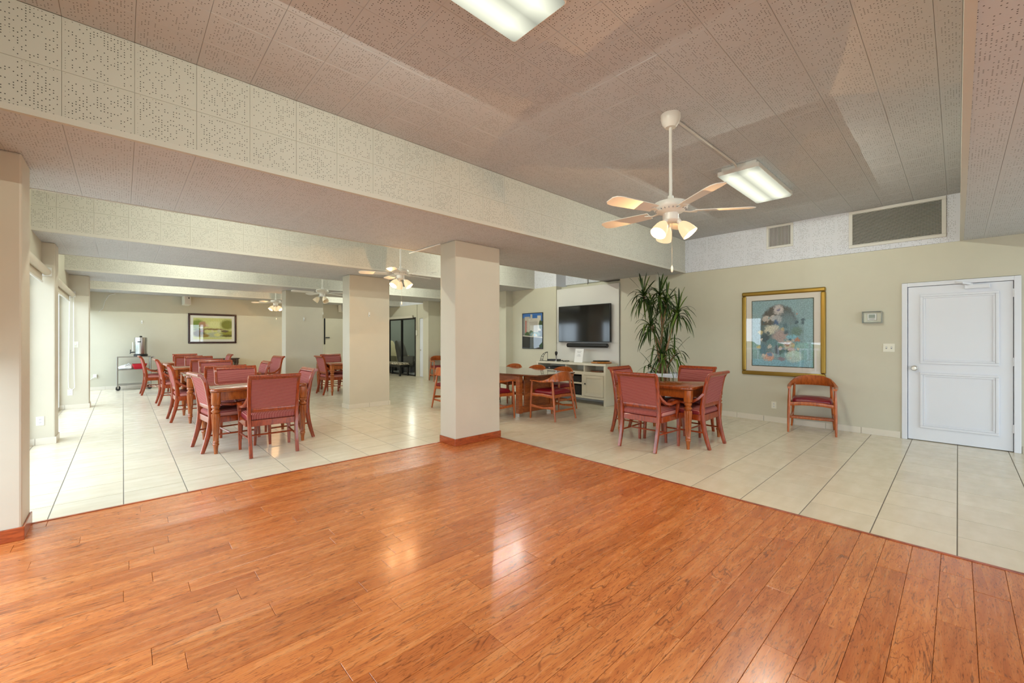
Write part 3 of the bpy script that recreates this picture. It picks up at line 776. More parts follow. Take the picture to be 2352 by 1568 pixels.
# television, sound bar, tower poster
M_scr = mat('tv_screen', (0.004, 0.004, 0.005, 1), 0.08, spec=.6)
tv = thing('television', (7.36, 5.59, 1.675), 'large flat black television on the white panel', 'television')
MB().box(-.02, .035, -.695, .695, -.405, .405).build('bezel', M_dark, tv, bevel=.006); MB().box(-.0225, -.019, -.683, .683, -.388, .392).build('screen', M_scr, tv); MB().box(.03, .062, -.2, .2, -.2, .2).build('wall_mount', M_black, tv)
sb = thing('sound_bar', (7.35, 5.495, 1.20), 'long black sound bar mounted under the television', 'speaker')
MB().tube([(0, -.535, 0), (0, -.525, 0), (0, .525, 0), (0, .535, 0)], [.036, .046, .046, .036], 14).build('body', M_dark, sb, True); MB().box(.0, .072, -.1, .1, -.02, .02).build('bracket', M_black, sb)

# ------------------------------------------------------------------ pictures
class Art(N):
    def __init__(s, name, base, w, h):
        m = mat(name, base, .6, spec=.2); super().__init__(m); q = s.sep(s.obj())
        u = s.math('DIVIDE', s.math('MULTIPLY', q[1], -1.0), w); v = s.math('DIVIDE', q[2], h)
        o = s.obj(); nz = s.math('SUBTRACT', s.noise(o, 26, 5, .65), .5); nz2 = s.math('SUBTRACT', s.noise(s.vmath('ADD', o, (5, 5, 5)), 26, 5, .65), .5)
        s.u0, s.v0 = u, v
        s.uv = s.comb(s.math('MULTIPLY_ADD', nz, .22, u), s.math('MULTIPLY_ADD', nz2, .22, v), 0.0)
        s.c = s.ramp(v, [(0.0, base), (1.0, base)])
        s.o = o
    def blob(s, cx, cy, rx, ry, col, soft=.35, amt=1.0):
        mp = s.new('ShaderNodeMapping'); s.put(mp.inputs[0], s.uv); mp.inputs['Location'].default_value = (-cx / rx, -cy / ry, 0); mp.inputs['Scale'].default_value = (1 / rx, 1 / ry, 1)
        f = s.rng(s.vmath('LENGTH', mp.outputs[0]), 1 - soft / 2, 1 + soft / 2, amt, 0.0); s.c = s.mix(f, s.c, col)
    def rect(s, x0, x1, y0, y1, col, amt=1.0, slope=0.0):
        v = s.math('MULTIPLY_ADD', s.u0, -slope, s.v0) if slope else s.v0
        a = s.math('MULTIPLY', s.math('GREATER_THAN', s.u0, x0), s.math('LESS_THAN', s.u0, x1)); b = s.math('MULTIPLY', s.math('GREATER_THAN', v, y0), s.math('LESS_THAN', v, y1))
        s.c = s.mix(s.math('MULTIPLY', s.math('MULTIPLY', a, b), amt), s.c, col)
    def stripes(s, x0, x1, y0, y1, col, n, amt=.7, vert=False):
        w = s.math('GREATER_THAN', s.math('FRACT', s.math('MULTIPLY', s.u0 if vert else s.v0, n)), .5)
        a = s.math('MULTIPLY', s.math('GREATER_THAN', s.u0, x0), s.math('LESS_THAN', s.u0, x1)); b = s.math('MULTIPLY', s.math('GREATER_THAN', s.v0, y0), s.math('LESS_THAN', s.v0, y1))
        s.c = s.mix(s.math('MULTIPLY', s.math('MULTIPLY', s.math('MULTIPLY', a, b), w), amt), s.c, col)
    def done(s, mott=.25):
        g = s.noise(s.o, 60, 3); s.base(s.mix(mott, s.c, s.mix(1.0, s.c, s.ramp(g, [(.3, (.45, .45, .45, 1)), (.7, (1.5, 1.5, 1.5, 1))]), 'MULTIPLY'))); return s.m

# flowers (u left->right as seen, v up), art half sizes
A = Art('flower_print', lin(142, 172, 180), .418, .528)
A.blob(-.1, .25, .62, .60, lin(92, 92, 90), .15); A.rect(-.72, .52, -.62, .25, lin(96, 122, 128), .75); A.blob(.2, -.1, .5, .7, lin(126, 160, 172), .5, .7)
A.rect(-1, 1, -1, -.80, lin(140, 186, 204), .9); A.rect(.72, 1, -1, .4, lin(150, 190, 200), .6)
for b in ((-.1, .70, .16, .14, (206, 200, 200)), (-.1, .70, .05, .05, (120, 120, 150)), (-.30, .47, .10, .08, (196, 190, 186)), (-.52, .45, .13, .10, (200, 192, 184)), (-.14, .42, .16, .12, (178, 184, 190)), (-.18, .32, .10, .08, (70, 100, 140)),
          (-.4, .1, .17, .15, (216, 214, 196)), (-.2, .16, .13, .11, (206, 204, 190)), (-.05, -.10, .24, .19, (178, 160, 158)), (.12, .22, .08, .07, (90, 120, 130)), (-.72, .02, .10, .06, (214, 200, 150)), (-.75, -.42, .09, .06, (214, 186, 120)),
          (.20, -.33, .16, .13, (206, 192, 182)), (.18, -.36, .10, .05, (170, 120, 110)), (.30, -.52, .15, .10, (188, 152, 148)), (-.42, -.72, .17, .13, (216, 168, 146)), (-.40, -.66, .09, .06, (100, 140, 180)), (.40, -.70, .26, .17, (190, 212, 206)), (.62, -.42, .14, .10, (150, 180, 186)),
          (-.06, -.5, .15, .18, (86, 96, 112)), (-.04, -.45, .06, .06, (196, 170, 160)), (0, -.78, .12, .06, (150, 140, 150)), (-.55, -.15, .14, .12, (70, 90, 100)), (-.3, -.3, .2, .12, (96, 140, 150)), (.5, .05, .18, .14, (110, 140, 130)), (.35, -.12, .2, .07, (130, 190, 210)), (-.62, -.5, .12, .2, (90, 130, 150)), (.5, -.2, .08, .06, (190, 130, 100))):
    A.blob(b[0], b[1], b[2], b[3], lin(*b[4]), .45, .9)
ra = random.Random(11)
for k in range(26):
    cc = ra.choice([(214, 206, 196), (190, 150, 140), (84, 120, 130), (70, 96, 110), (200, 180, 140), (120, 160, 170), (170, 176, 170)]); rr_ = ra.uniform(.03, .07)
    A.blob(ra.uniform(-.7, .7), ra.uniform(-.75, .6), rr_, rr_ * .8, lin(*cc), .5, .85)
M_flow = A.done(.45)
def framed(nm, loc, rz, hw_, hh, fw, mw, m_art, m_frame, m_matb, label, cat, proud=.03, glass=True, lip=None):
    """picture facing local -X; hw_/hh outer half size"""
    t = thing(nm, loc, label, cat, rz)
    for (y0, y1, z0, z1) in ((-hw_, hw_, hh - fw, hh), (-hw_, hw_, -hh, -hh + fw), (-hw_, -hw_ + fw, -hh + fw, hh - fw), (hw_ - fw, hw_, -hh + fw, hh - fw)):
        f = MB(); 
        horiz = (y1 - y0) > (z1 - z0)
        f.box(-proud, 0, y0, y1, z0, z1); f.build('frame_bar', m_frame, t, bevel=min(fw * .35, proud * .6))
    MB().box(-.012, -.004, -hw_ + fw * .8, hw_ - fw * .8, -hh + fw * .8, hh - fw * .8).build('mat_board', m_matb, t)
    a, b = hw_ - fw - mw, hh - fw - mw
    if lip:
        for (y0, y1, z0, z1) in ((-a - .012, a + .012, b, b + .012), (-a - .012, a + .012, -b - .012, -b), (-a - .012, -a, -b, b), (a, a + .012, -b, b)): MB().box(-.0155, -.010, y0, y1, z0, z1).build('inner_fillet', lip, t)
    MB().box(-.014, -.011, -a, a, -b, b).build('print', m_art, t)
    if glass: MB().box(-.0195, -.0175, -hw_ + fw * .8, hw_ - fw * .8, -hh + fw * .8, hh - fw * .8).build('glass', M_pglass, t)
    return t
M_gold = mat('gold_frame', lin(156, 126, 58), .34, .8)
framed('framed_picture', (XW, 1.922, 1.433), 0, .577, .687, .066, .094, M_flow, M_gold, mat('mat_cream', lin(222, 214, 204), .7), 'large gold framed flower picture on the right wall', 'picture', .035, True, mat('fillet', lin(70, 76, 60), .5))
# landscape with a stone bridge
B = Art('bridge_landscape', lin(196, 200, 130), .455, .25)
for b in ((-.8, .45, .35, .6, (120, 140, 60)), (-.55, .5, .2, .35, (170, 130, 100)), (-.25, .4, .14, .2, (200, 170, 160)), (.1, .5, .4, .4, (208, 212, 150)), (.8, .5, .38, .6, (120, 124, 40)), (-.65, .12, .12, .12, (200, 196, 176)),
          (-.75, -.15, .35, .15, (110, 120, 70)), (-.2, -.05, .5, .09, (146, 118, 80)), (.1, -.08, .5, .10, (132, 108, 70)), (-.03, -.28, .06, .15, (206, 202, 160)), (.32, -.26, .10, .16, (190, 190, 160)), (.1, -.75, .5, .3, (170, 178, 150)), (.25, -.75, .2, .2, (206, 206, 130)),
          (-.75, -.6, .35, .4, (94, 80, 40)), (-.6, -.28, .12, .06, (150, 80, 90)), (.85, -.55, .4, .3, (140, 140, 40)), (.65, -.3, .2, .14, (100, 84, 60)), (.85, -.85, .4, .15, (96, 88, 30)), (-.45, -.85, .25, .18, (140, 116, 50))):
    B.blob(b[0], b[1], b[2], b[3], lin(*b[4]), .5)
M_land = B.done(.3)
framed('framed_landscape', (1.995, YB, 1.65), R(90), .602, .445, .055, .07, M_land, mat('mahogany_frame', lin(48, 18, 12), .25), mat('mat_pale', lin(214, 214, 204), .7), 'dark framed landscape with a stone bridge on the far wall', 'picture', .03, True)
# poster of tower blocks over a pool
D = Art('tower_poster', lin(70, 84, 92), .335, .43)
D.rect(-1, 1, .55, 1, lin(60, 116, 190)); D.rect(-1, -.75, -.25, .75, lin(120, 120, 120)); D.rect(-.8, -.25, -.2, .82, lin(188, 180, 166)); D.rect(-.72, -.62, -.2, .6, lin(170, 70, 60)); D.rect(-.4, .6, -.1, .72, lin(206, 200, 188)); D.rect(.5, .85, 0, .86, lin(216, 210, 196)); D.rect(-.2, 0, .6, .95, lin(196, 190, 178))
D.stripes(-.35, .55, -.05, .55, lin(120, 116, 112), 14, .6); D.stripes(-.62, -.4, -.15, .6, lin(140, 134, 126), 16, .5)
D.blob(-.55, -.18, .25, .12, lin(50, 80, 36)); D.blob(-.1, -.1, .22, .12, lin(56, 84, 40)); D.blob(.85, .35, .2, .25, lin(52, 80, 40)); D.blob(.3, -.2, .5, .14, lin(120, 150, 150)); D.blob(.25, -.25, .24, .10, lin(206, 200, 186)); D.blob(.22, -.24, .10, .05, lin(130, 190, 214))
D.rect(-1, 1, -.36, -.30, lin(190, 184, 170), 1, -.05); D.rect(-1, 1, -1, -.36, lin(34, 36, 36), 1, -.05)
M_post = D.done(.15)
framed('framed_tower_picture', (X2, 7.17, 1.54), 0, .352, .443, .014, .0, M_post, M_black, M_black, 'narrow black framed picture of tower blocks beside the television', 'picture', .022, True)


# ------------------------------------------------------------------ white door
dr = empty('door_1', (XW, 0.005, 0)); tag(dr, 'white two panel door with round knob and overhead closer', 'door', kind='structure')
MB().box(-.02, .12, .457, .512, 0, 2.085).box(-.02, .12, -.512, -.457, 0, 2.085).box(-.02, .12, -.457, .457, 2.034, 2.085).build('door_casing', M_white, dr, bevel=.004)
leaf = MB().box(.004, .045, -.452, .452, .008, 2.03).build('door_leaf', M_white, dr, bevel=.003)
def moulding(y0, y1, z0, z1):
    for w_, x0 in ((.0, .018), (.03, .012)):
        a0, a1, b0, b1, k = y0 + w_, y1 - w_, z0 + w_, z1 - w_, .03 if w_ == 0 else .022
        MB().box(.004 - x0, .004, a0, a1, b1 - k, b1).box(.004 - x0, .004, a0, a1, b0, b0 + k).box(.004 - x0, .004, a0, a0 + k, b0 + k, b1 - k).box(.004 - x0, .004, a1 - k, a1, b0 + k, b1 - k).build('panel_moulding', M_white, leaf, bevel=.005)
moulding(-.345, .337, 1.015, 1.922); moulding(-.345, .337, .172, .90)
kn = MB().lathe([(.034, 0), (.034, .008), (.014, .014), (.014, .03), (.028, .036), (.031, .05), (.024, .062), (.008, .064)], 20, M=Matrix.Rotation(R(-90), 4, 'Y')).build('knob', M_chrome, leaf, True, (.004, .391, .953))
for z in (1.886, 1.07, .277): MB().tube([(-.006, -.455, z - .05), (-.006, -.455, z + .05)], .008, 8).build('hinge', M_white, dr, True)
MB().box(-.045, .004, -.27, -.06, 1.962, 2.012).build('door_closer', M_white, leaf, bevel=.006)
MB().strip([(-.04, -.13, 2.015), (-.085, -.045, 2.035), (-.02, .02, 2.06)], .022, .008, (0, 0, 1)).build('closer_arm', M_white, leaf)
MB().box(.115, .125, -.6, .6, 0, 2.2).build('door_backing', M_void, dr)

# ------------------------------------------------------------------ small things on the right wall
th = thing('thermostat', (XW, .822, 1.645), 'thermostat inside a clear guard box on the right wall', 'thermostat')
MB().box(-.012, 0, -.098, .098, -.07, .07).build('back_plate', M_plastic, th, bevel=.003)
MB().box(-.03, -.012, -.05, .05, -.045, .05).build('body', M_thin, th, bevel=.006); MB().box(-.032, -.03, -.033, .033, -.012, .036).build('display', mat('lcd', lin(150, 165, 160), .2), th); MB().box(-.0325, -.03, -.03, .03, -.03, -.022).build('button_row', M_grey, th)
gg = glass_mat('clear_plastic', (.97, .98, .98, 1), .02)
MB().box(-.055, -.052, -.104, .104, -.08, .08).build('guard_front', gg, th)
MB().box(-.055, 0, -.106, -.098, -.083, .083).box(-.055, 0, .098, .106, -.083, .083).box(-.055, 0, -.098, .098, .075, .083).box(-.055, 0, -.098, .098, -.083, -.075).build('guard_rim', mat('smoky_plastic', lin(150, 156, 152), .15), th)
sw = thing('light_switch', (XW, .647, 1.219), 'double light switch plate beside the white door', 'switch')
MB().box(-.007, 0, -.06, .06, -.057, .057).build('plate', M_plastic, sw, bevel=.002)
for y in (-.026, .026):
    MB().box(-.008, -.006, y - .008, y + .008, -.016, .016).build('slot', M_grey, sw); MB().box(-.018, -.007, y - .005, y + .005, -.002, .012).build('toggle', M_thin, sw)
def outlet(loc, rz, label, plate=True):
    o = thing('power_outlet', loc, label, 'outlet', rz)
    MB().box(-.006, 0, -.036, .036, -.058, .058).build('plate', M_plastic, o, bevel=.002)
    for z in (-.021, .021):
        f = MB().lathe([(.0165, 0), (.0165, .003), (.003, .0035)], 16, M=Matrix.Rotation(R(-90), 4, 'Y')).build('socket', M_thin, o, True, (-.006, 0, z))
        MB().box(-.0045, -.003, -.0075, -.0045, -.003, .006).box(-.0045, -.003, .0045, .0075, -.003, .006).box(-.0045, -.003, -.002, .002, -.010, -.006).build('slots', M_dark, f)
    return o
outlet((XW, 2.03, .272), 0, 'power outlet low on the right wall beside the lone wooden armchair')
outlet((-.765, 7.93, .302), R(90), 'power outlet low on the pale second window-side column')
outlet((-.735, 11.58, .319), R(90), 'power outlet below the blind chain on the far window-side column')
oo = outlet((-.53, YB, .36), R(90), 'power outlet with a plugged-in adapter on the far wall left of the cart')
MB().box(-.045, -.006, -.03, .02, -.02, .05).build('adapter', M_thin, oo); MB().tube([(-.03, .02, -.01), (-.03, .1, -.09), (-.02, .2, -.13)], .006, 6).build('cord', M_thin, oo, True)
dm = thing('dimmer_switch', (-.66, 11.58, 1.233), 'small switch plate on the column with the blind chain', 'switch', R(90))
MB().box(-.006, 0, -.036, .036, -.058, .058).build('plate', M_plastic, dm, bevel=.002); MB().lathe([(.016, 0), (.014, .014)], 14, M=Matrix.Rotation(R(-90), 4, 'Y')).build('knob', M_thin, dm, True, (-.006, 0, 0))
# vents
def vent(loc, hw_, hh, n, vert, fw, label):
    v = thing('air_vent', loc, label, 'vent')
    MB().box(-.004, .004, -hw_ + fw * .5, hw_ - fw * .5, -hh + fw * .5, hh - fw * .5).build('backing', M_void, v)
    for b in ((-hw_, hw_, hh - fw, hh), (-hw_, hw_, -hh, -hh + fw), (-hw_, -hw_ + fw, -hh + fw, hh - fw), (hw_ - fw, hw_, -hh + fw, hh - fw)): MB().box(-.014, .002, *b).build('frame_bar', M_panel, v, bevel=.004)
    for i in range(n):
        f = (i + .5) / n
        if vert: y = (-hw_ + fw) + 2 * (hw_ - fw) * f; MB().box(-.010, -.004, y - .004, y + .004, -hh + fw, hh - fw).build('slat', M_panel, v)
        else:
            z = (-hh + fw) + 2 * (hh - fw) * f; Mz = Matrix.Translation((-.008, 0, z)) @ Matrix.Rotation(R(-25), 4, 'Y')
            MB().box(-.006, .006, -hw_ + fw, hw_ - fw, -.0022, .0022, Mz).build('slat', M_panel, v)
vent((XW - .024, 1.943, 2.982), .185, .185, 16, True, .035, 'small square air vent with upright slats high on the bulkhead')
vent((XW - .024, .588, 2.905), .488, .262, 26, False, .042, 'wide air return grille with level slats high on the bulkhead')

# ------------------------------------------------------------------ fluorescent fixtures
def lens_mat():
    m = mat('fluorescent_lens', (0, 0, 0, 1), 1.0, spec=0); n = N(m); q = n.sep(n.obj())
    d1 = n.math('ABSOLUTE', n.math('SUBTRACT', n.math('ABSOLUTE', q[1]), .095)); g = n.rng(d1, 0.0, .11, 1.0, .30)
    e = n.rng(n.math('ABSOLUTE', q[0]), .50, .63, 1.0, .6)
    n.put(n.p.inputs['Emission Color'], (.99, 1.0, .80, 1)); n.put(n.p.inputs['Emission Strength'], n.math('MULTIPLY', n.math('MULTIPLY', n.math('POWER', g, .8), e), TUBE)); return m
M_lens = lens_mat()
def make_fix():
    t = empty('fluorescent_fixture'); tag(t, 'x', 'ceiling light')
    MB().box(-.60, .60, -.17, .17, -.045, 0).build('housing', M_thin, t, bevel=.006)
    MB().loft([rr(1.27, .405, .02, -.045), rr(1.27, .405, .02, -.085), rr(1.26, .395, .02, -.087), rr(1.26, .395, .02, -.046)], cap=False).build('rim', M_thin, t)
    MB().loft([rr(1.25, .385, .015, -.050), rr(1.25, .385, .015, -.088), rr(1.235, .37, .015, -.100)]).build('lens', M_lens, t)
    return t
fx = make_fix(); fu = [False]; gf = 'fluorescent ceiling fixtures'
def lamp(name, loc, parent, energy, col, rad=0.0):
    l = bpy.data.lights.new(name, 'POINT'); l.energy = energy; l.color = col; l.shadow_soft_size = rad
    o = bpy.data.objects.new(name, l); C.objects.link(o); o.parent = parent; o.location = loc
for xl in (-.42, 0, .42): lamp('fluorescent_lamp', (xl, 0, -.125), fx, TUBE_W / 3, (.94, 1.0, .85))
place(fx, fu, (1.055, 1.585, ZC), 0, 'fluorescent ceiling light cut off by the top edge of the photo', gf)
place(fx, fu, (5.31, 1.57, ZC), 0, 'fluorescent ceiling light joined by conduit to the nearest fan', gf)
for i, yb in enumerate((6.15, 9.85, 13.46)):
    for j, xb in enumerate((1.055, 5.45)):
        place(fx, fu, (xb, yb - (.42 if i == 0 and j == 0 else 0), ZC), 0, 'fluorescent light hidden above the %s dropped beam, %s side' % (('first', 'second', 'third')[i], ('window', 'television')[j]), gf)
place(fx, fu, (9.6, 16.2, ZS - .004), 0, 'unseen fluorescent light added to brighten the lounge behind the glass door', gf)  # extra fixture, added only to lift the dark lounge
cd = thing('conduit', (3.33, 1.6, ZC), 'thin painted conduit along the ceiling between fan and light', 'conduit')
MB().tube([(0, 0, -.012), (.9, -.015, -.012), (1.28, -.02, -.012), (1.335, -.022, -.03), (1.345, -.022, -.05)], .010, 8).build('pipe', M_panel, cd, True)
c2 = thing('soffit_conduit', (2.93, 4.9, ZS), 'thin metal conduit under the front beam left of the column', 'conduit')
MB().tube([(0.06, -.34, -.008), (.06, .45, -.008)], .008, 8).build('pipe', M_thin, c2, True)

# ------------------------------------------------------------------ ceiling fans
M_fan = mat('fan_white', lin(228, 226, 220), .35)
def shade_mat(on):
    m = bpy.data.materials.new('lamp_shade_lit' if on else 'lamp_shade_unlit'); m.use_nodes = True; t = m.node_tree; p = t.nodes['Principled BSDF']
    p.inputs['Base Color'].default_value = lin(250, 235, 210) if not on else (.22, .2, .17, 1); p.inputs['Roughness'].default_value = .4; p.inputs['Transmission Weight'].default_value = .0
    if on: p.inputs['Emission Color'].default_value = (1, .66, .36, 1); p.inputs['Emission Strength'].default_value = BULB * .22
    return m
M_son, M_soff = shade_mat(True), shade_mat(False)
M_bulb = mat('bulb', (1, .9, .7, 1), .3, emit=(1, .66, .33, 1), es=BULB)
def fan(loc, rot, on, label, z_motor=2.40, shade_rot=0):
    f = thing('ceiling_fan', (loc[0], loc[1], ZC), label, 'ceiling fan', R(rot)); f['group'] = 'white ceiling fans'
    MB().lathe([(.078, 0), (.078, -.03), (.066, -.07), (.045, -.10), (.042, -.105)], 24).build('canopy', M_fan, f, True)
    zm = z_motor - ZC
    MB().lathe([(.0125, -.1), (.0125, zm + .10)], 10).build('down_rod', M_fan, f, True)
    mo = MB().lathe([(.02, zm + .115), (.024, zm + .08), (.075, zm + .07), (.125, zm + .055), (.135, zm + .03), (.13, zm + .005), (.10, zm - .02), (.06, zm - .03), (.06, zm - .045)], 32).build('motor_housing', M_fan, f, True)
    for k in range(24):
        a = 2 * math.pi * k / 24; MB().box(.095, .122, -.003, .003, zm - .012, zm - .002, Matrix.Rotation(a, 4, 'Z')).build('vent_slot', M_grey, mo)
    for k in range(5):
        Mk = Matrix.Rotation(2 * math.pi * k / 5, 4, 'Z')
        b = MB().strip([Mk @ Vector((.09, 0, zm - .012)), Mk @ Vector((.15, 0, zm - .022)), Mk @ Vector((.21, 0, zm - .018))], [.03, .022, .07], .006, Mk @ Vector((0, 1, 0))).build('blade_arm', M_fan, f, True)
        Mt = Mk @ Matrix.Translation((.18, 0, zm - .012)) @ Matrix.Rotation(R(11), 4, 'X')
        pts = [(0, .052), (.1, .058), (.25, .064), (.38, .068), (.43, .060), (.455, .035)]
        poly = [(x, y) for x, y in pts] + [(x, -y) for x, y in reversed(pts)]
        bl = MB(); n_ = len(poly); bl.add([Mt @ Vector((x, y, .003)) for x, y in poly] + [Mt @ Vector((x, y, -.003)) for x, y in poly], [tuple(range(n_)), tuple(range(2 * n_ - 1, n_ - 1, -1))] + [(i, i + n_, (i + 1) % n_ + n_, (i + 1) % n_) for i in range(n_)])
        bl.build('blade', M_fan, f)
    lk = MB().lathe([(.062, zm - .045), (.062, zm - .085), (.045, zm - .10), (.015, zm - .105)], 24).build('light_kit', M_fan, f, True)
    for k in range(3):
        Mk = Matrix.Rotation(R(shade_rot + 120 * k), 4, 'Z'); Ms = Mk @ Matrix.Translation((.055, 0, zm - .09)) @ Matrix.Rotation(R(180 - 38), 4, 'Y')
        MB().lathe([(.014, -.01), (.020, .03), (.022, .045)], 12, M=Ms).build('lamp_holder', M_fan, lk, True)
        MB().lathe([(.026, .035), (.040, .055), (.052, .085), (.060, .12), (.064, .155), (.061, .155), (.056, .12), (.048, .085), (.036, .058), (.022, .040)], 24, M=Ms, cap=False).build('lamp_shade', M_son if on else M_soff, lk, True)
        if on: lamp('fan_lamp', (Ms @ Vector((0, 0, .165)))[:], f, BULB_W / 3, (1, .54, .22))
        if on: MB().lathe([(.01, .045), (.022, .06), (.027, .08), (.022, .10), (.008, .112)], 14, M=Ms).build('bulb', M_bulb, lk, True)
    MB().tube([(.012, -.01, zm - .10), (.012, -.01, zm - .46)], .0022, 6).build('pull_chain', M_chrome, f, True)
    MB().lathe([(.003, zm - .455), (.008, zm - .47), (.009, zm - .50), (.003, zm - .51)], 10, c=(.012, -.01, 0)).build('pull_knob', M_fan, f, True)
    return f
fan((3.275, 1.605), 20, True, 'nearest white ceiling fan with three lit shades, hanging over the right table aisle', 2.395, 28)
fan((3.28, 6.15), 12, True, 'lit white ceiling fan between the two cream and beige columns', 2.40, -60)
fan((3.31, 9.85), 30, False, 'unlit white ceiling fan in front of the olive column', 2.40, 10)
fan((3.24, 13.5), 5, True, 'lit white ceiling fan partly behind the olive column, farthest back', 2.40, -50)

# ------------------------------------------------------------------ tall dracaena on an iron stand
pl_ = thing('dracaena', (7.02, 3.58, 0), 'tall bushy dracaena with bare canes behind the right table', 'plant')
M_cane = wood('cane_bark', lin(168, 132, 100), lin(112, 80, 58), .7, (6, 6, 20), 6, 0)
M_soil = mat('soil', (.03, .02, .015, 1), .95)
pot = thing('planter', (7.02, 3.58, 0), 'white round planter on a black scrolled iron stand under the tall plant', 'planter')
MB().lathe([(.17, .33), (.20, .36), (.235, .55), (.25, .70), (.265, .705), (.265, .745), (.245, .745), (.235, .69), (.02, .69)], 32).build('pot', M_white, pot, True)
MB().lathe([(.236, .692), (.236, .70), (.01, .705)], 24).build('soil', M_soil, pot, True)
for k in range(4):
    a = R(45 + 90 * k); ca, sa = math.cos(a), math.sin(a)
    MB().tube([(.24*ca, .24*sa, 0), (.18*ca, .18*sa, .06), (.13*ca, .13*sa, .16), (.17*ca, .17*sa, .27), (.19*ca, .19*sa, .325), (.15*ca, .15*sa, .33), (.145*ca, .145*sa, .30)], .010, 8).build('stand_leg', M_black, pot, True)
MB().tube([(.18*math.cos(a), .18*math.sin(a), .322) for a in [2*math.pi*i/24 for i in range(25)]], .010, 8).build('stand_ring', M_black, pot, True)
def leafm(L, rise, droop, name):
    m = MB(); n_ = 7; rows = []
    for i in range(n_ + 1):
        f = i / n_; r = L * (f - .12 * f * f * droop); z = L * (rise * f - droop * .95 * f ** 2.2); wd = .0165 * (1 - abs(f - .35) ** 1.6) * (1 if f < .95 else .1) + .0005
        rows.append([(r, -wd, z + .003), (r, 0, z - .002), (r, wd, z + .003)])
    vs = [p for r_ in rows for p in r_]; fs = []
    for i in range(n_): a = i * 3; fs += [(a, a+3, a+4, a+1), (a+1, a+4, a+5, a+2)]
    m.add(vs, fs); me = m.mesh(name, True); return me
M_leaf = mat('dracaena_leaf', lin(40, 62, 22), .38, spec=.4); nn = N(M_leaf); nn.base(nn.ramp(nn.rand(), [(0, lin(30, 50, 18)), (.6, lin(52, 78, 28)), (1, lin(96, 120, 44))]))
LV = [leafm(L, ri, dr_, 'leaf') for L, ri, dr_ in ((.28, 1.25, .3), (.33, 1.0, .95), (.34, .78, 1.15), (.35, .55, 1.3), (.34, .35, 1.35), (.32, .15, 1.3))]
for me in LV: me.materials.append(M_leaf)
RB = (7.02, 3.58)
heads = [(6.98, 3.93, 2.12, 46), (6.98, 3.62, 2.10, 46), (6.90, 3.46, 1.95, 36), (6.90, 3.25, 1.78, 46), (6.92, 3.77, 1.57, 42), (7.10, 3.55, 1.24, 24), (6.86, 3.52, 1.02, 32), (6.90, 3.31, 1.06, 16), (6.90, 3.75, .84, 10)]
rl = random.Random(5)
for hi, (hx, hy, hz, cnt) in enumerate(heads):
    bx, by = RB[0] + rl.uniform(-.08, .08), RB[1] + rl.uniform(-.09, .09)
    zb = .70
    mid = [(bx - RB[0], by - RB[1], zb), ((bx * .8 + hx * .2) - RB[0] + rl.uniform(-.02, .02), (by * .8 + hy * .2) - RB[1] + rl.uniform(-.02, .02), zb + (hz - zb) * .35), ((bx * .45 + hx * .55) - RB[0], (by * .45 + hy * .55) - RB[1], zb + (hz - zb) * .7), (hx - RB[0], hy - RB[1], hz)]
    MB().tube(mid, [.019, .017, .015, .014], 8).build('cane', M_cane, pl_, True)
    for k in range(cnt):
        f = (k + .5) / cnt; vi = min(5, int(f * 6)); 
        o = bpy.data.objects.new('leaf', LV[vi]); C.objects.link(o); o.parent = pl_
        o.location = (hx - RB[0], hy - RB[1], hz + .06 - .16 * f); o.rotation_euler = (rl.uniform(-.25, .25), rl.uniform(-.15, .15) - (.55 if f < .12 else 0), k * 2.39996 + rl.uniform(-.3, .3)); sc_ = rl.uniform(.78, 1.08); o.scale = (sc_, sc_, sc_)

# ------------------------------------------------------------------ cart with coffee urn
ca = thing('utility_cart', (.22, 15.0, 0), 'grey metal three shelf cart on wheels against the far wall', 'cart')
M_cart = mat('cart_grey', lin(150, 146, 138), .4, .6)
for z in (.13, .52, .855): MB().loft([rr(.66, .40, .03, z), rr(.67, .41, .03, z + .022)]).build('shelf', M_cart, ca)
for sx in (-1, 1):
    for sy in (-1, 1):
        MB().tube([(sx*.325, sy*.19, .10), (sx*.325, sy*.19, .865)], .016, 10).build('post', M_cart, ca, True)
        MB().lathe([(.045, -.012), (.048, 0), (.045, .012)], 18, M=Matrix.Rotation(R(90), 4, 'X')).build('wheel', M_dark, ca, True, (sx*.31, sy*.17, .048)); MB().box(-.012, .012, -.018, .018, .05, .13).build('caster_fork', M_steel, ca, loc=(sx*.31, sy*.17, 0))
MB().tube([(.33, -.18, .82), (.40, -.18, .86), (.40, .18, .86), (.33, .18, .82)], .011, 8).build('push_handle', M_steel, ca, True)
ur = thing('coffee_urn', (.355, 15.0, .877), 'tall stainless coffee urn with black base and spigot on the cart', 'coffee urn')
MB().lathe([(.135, 0), (.145, .01), (.145, .05), (.128, .065)], 28).build('base', M_dark, ur, True); MB().lathe([(.128, .06), (.13, .07), (.13, .47)], 32).build('tank', M_steel, ur, True)
MB().lathe([(.134, .40), (.134, .415), (.13, .50), (.06, .515), (.02, .52)], 32).build('lid', M_steel, ur, True); MB().lathe([(.025, .515), (.03, .53), (.02, .545)], 14).build('lid_knob', M_dark, ur, True)
MB().box(-.07, -.0, -.145, -.128, .375, .40).build('side_handle', M_dark, ur)
sp = MB().tube([(-.128, -.02, .11), (-.20, -.02, .105), (-.215, -.02, .075)], .013, 8).build('spigot', M_dark, ur, True); MB().tube([(-.205, -.02, .10), (-.205, -.02, .18)], .010, 8).build('spigot_lever', M_dark, sp, True)
MB().tube([(-.155, -.02, .14), (-.155, -.02, .38)], .014, 10).build('gauge_tube', M_plastic, ur, True)
bg_ = thing('plastic_bag', (.07, 15.0, .542), 'crumpled white plastic bag on the middle cart shelf', 'bag')
bm_ = MB(); rb = random.Random(2); rings = []
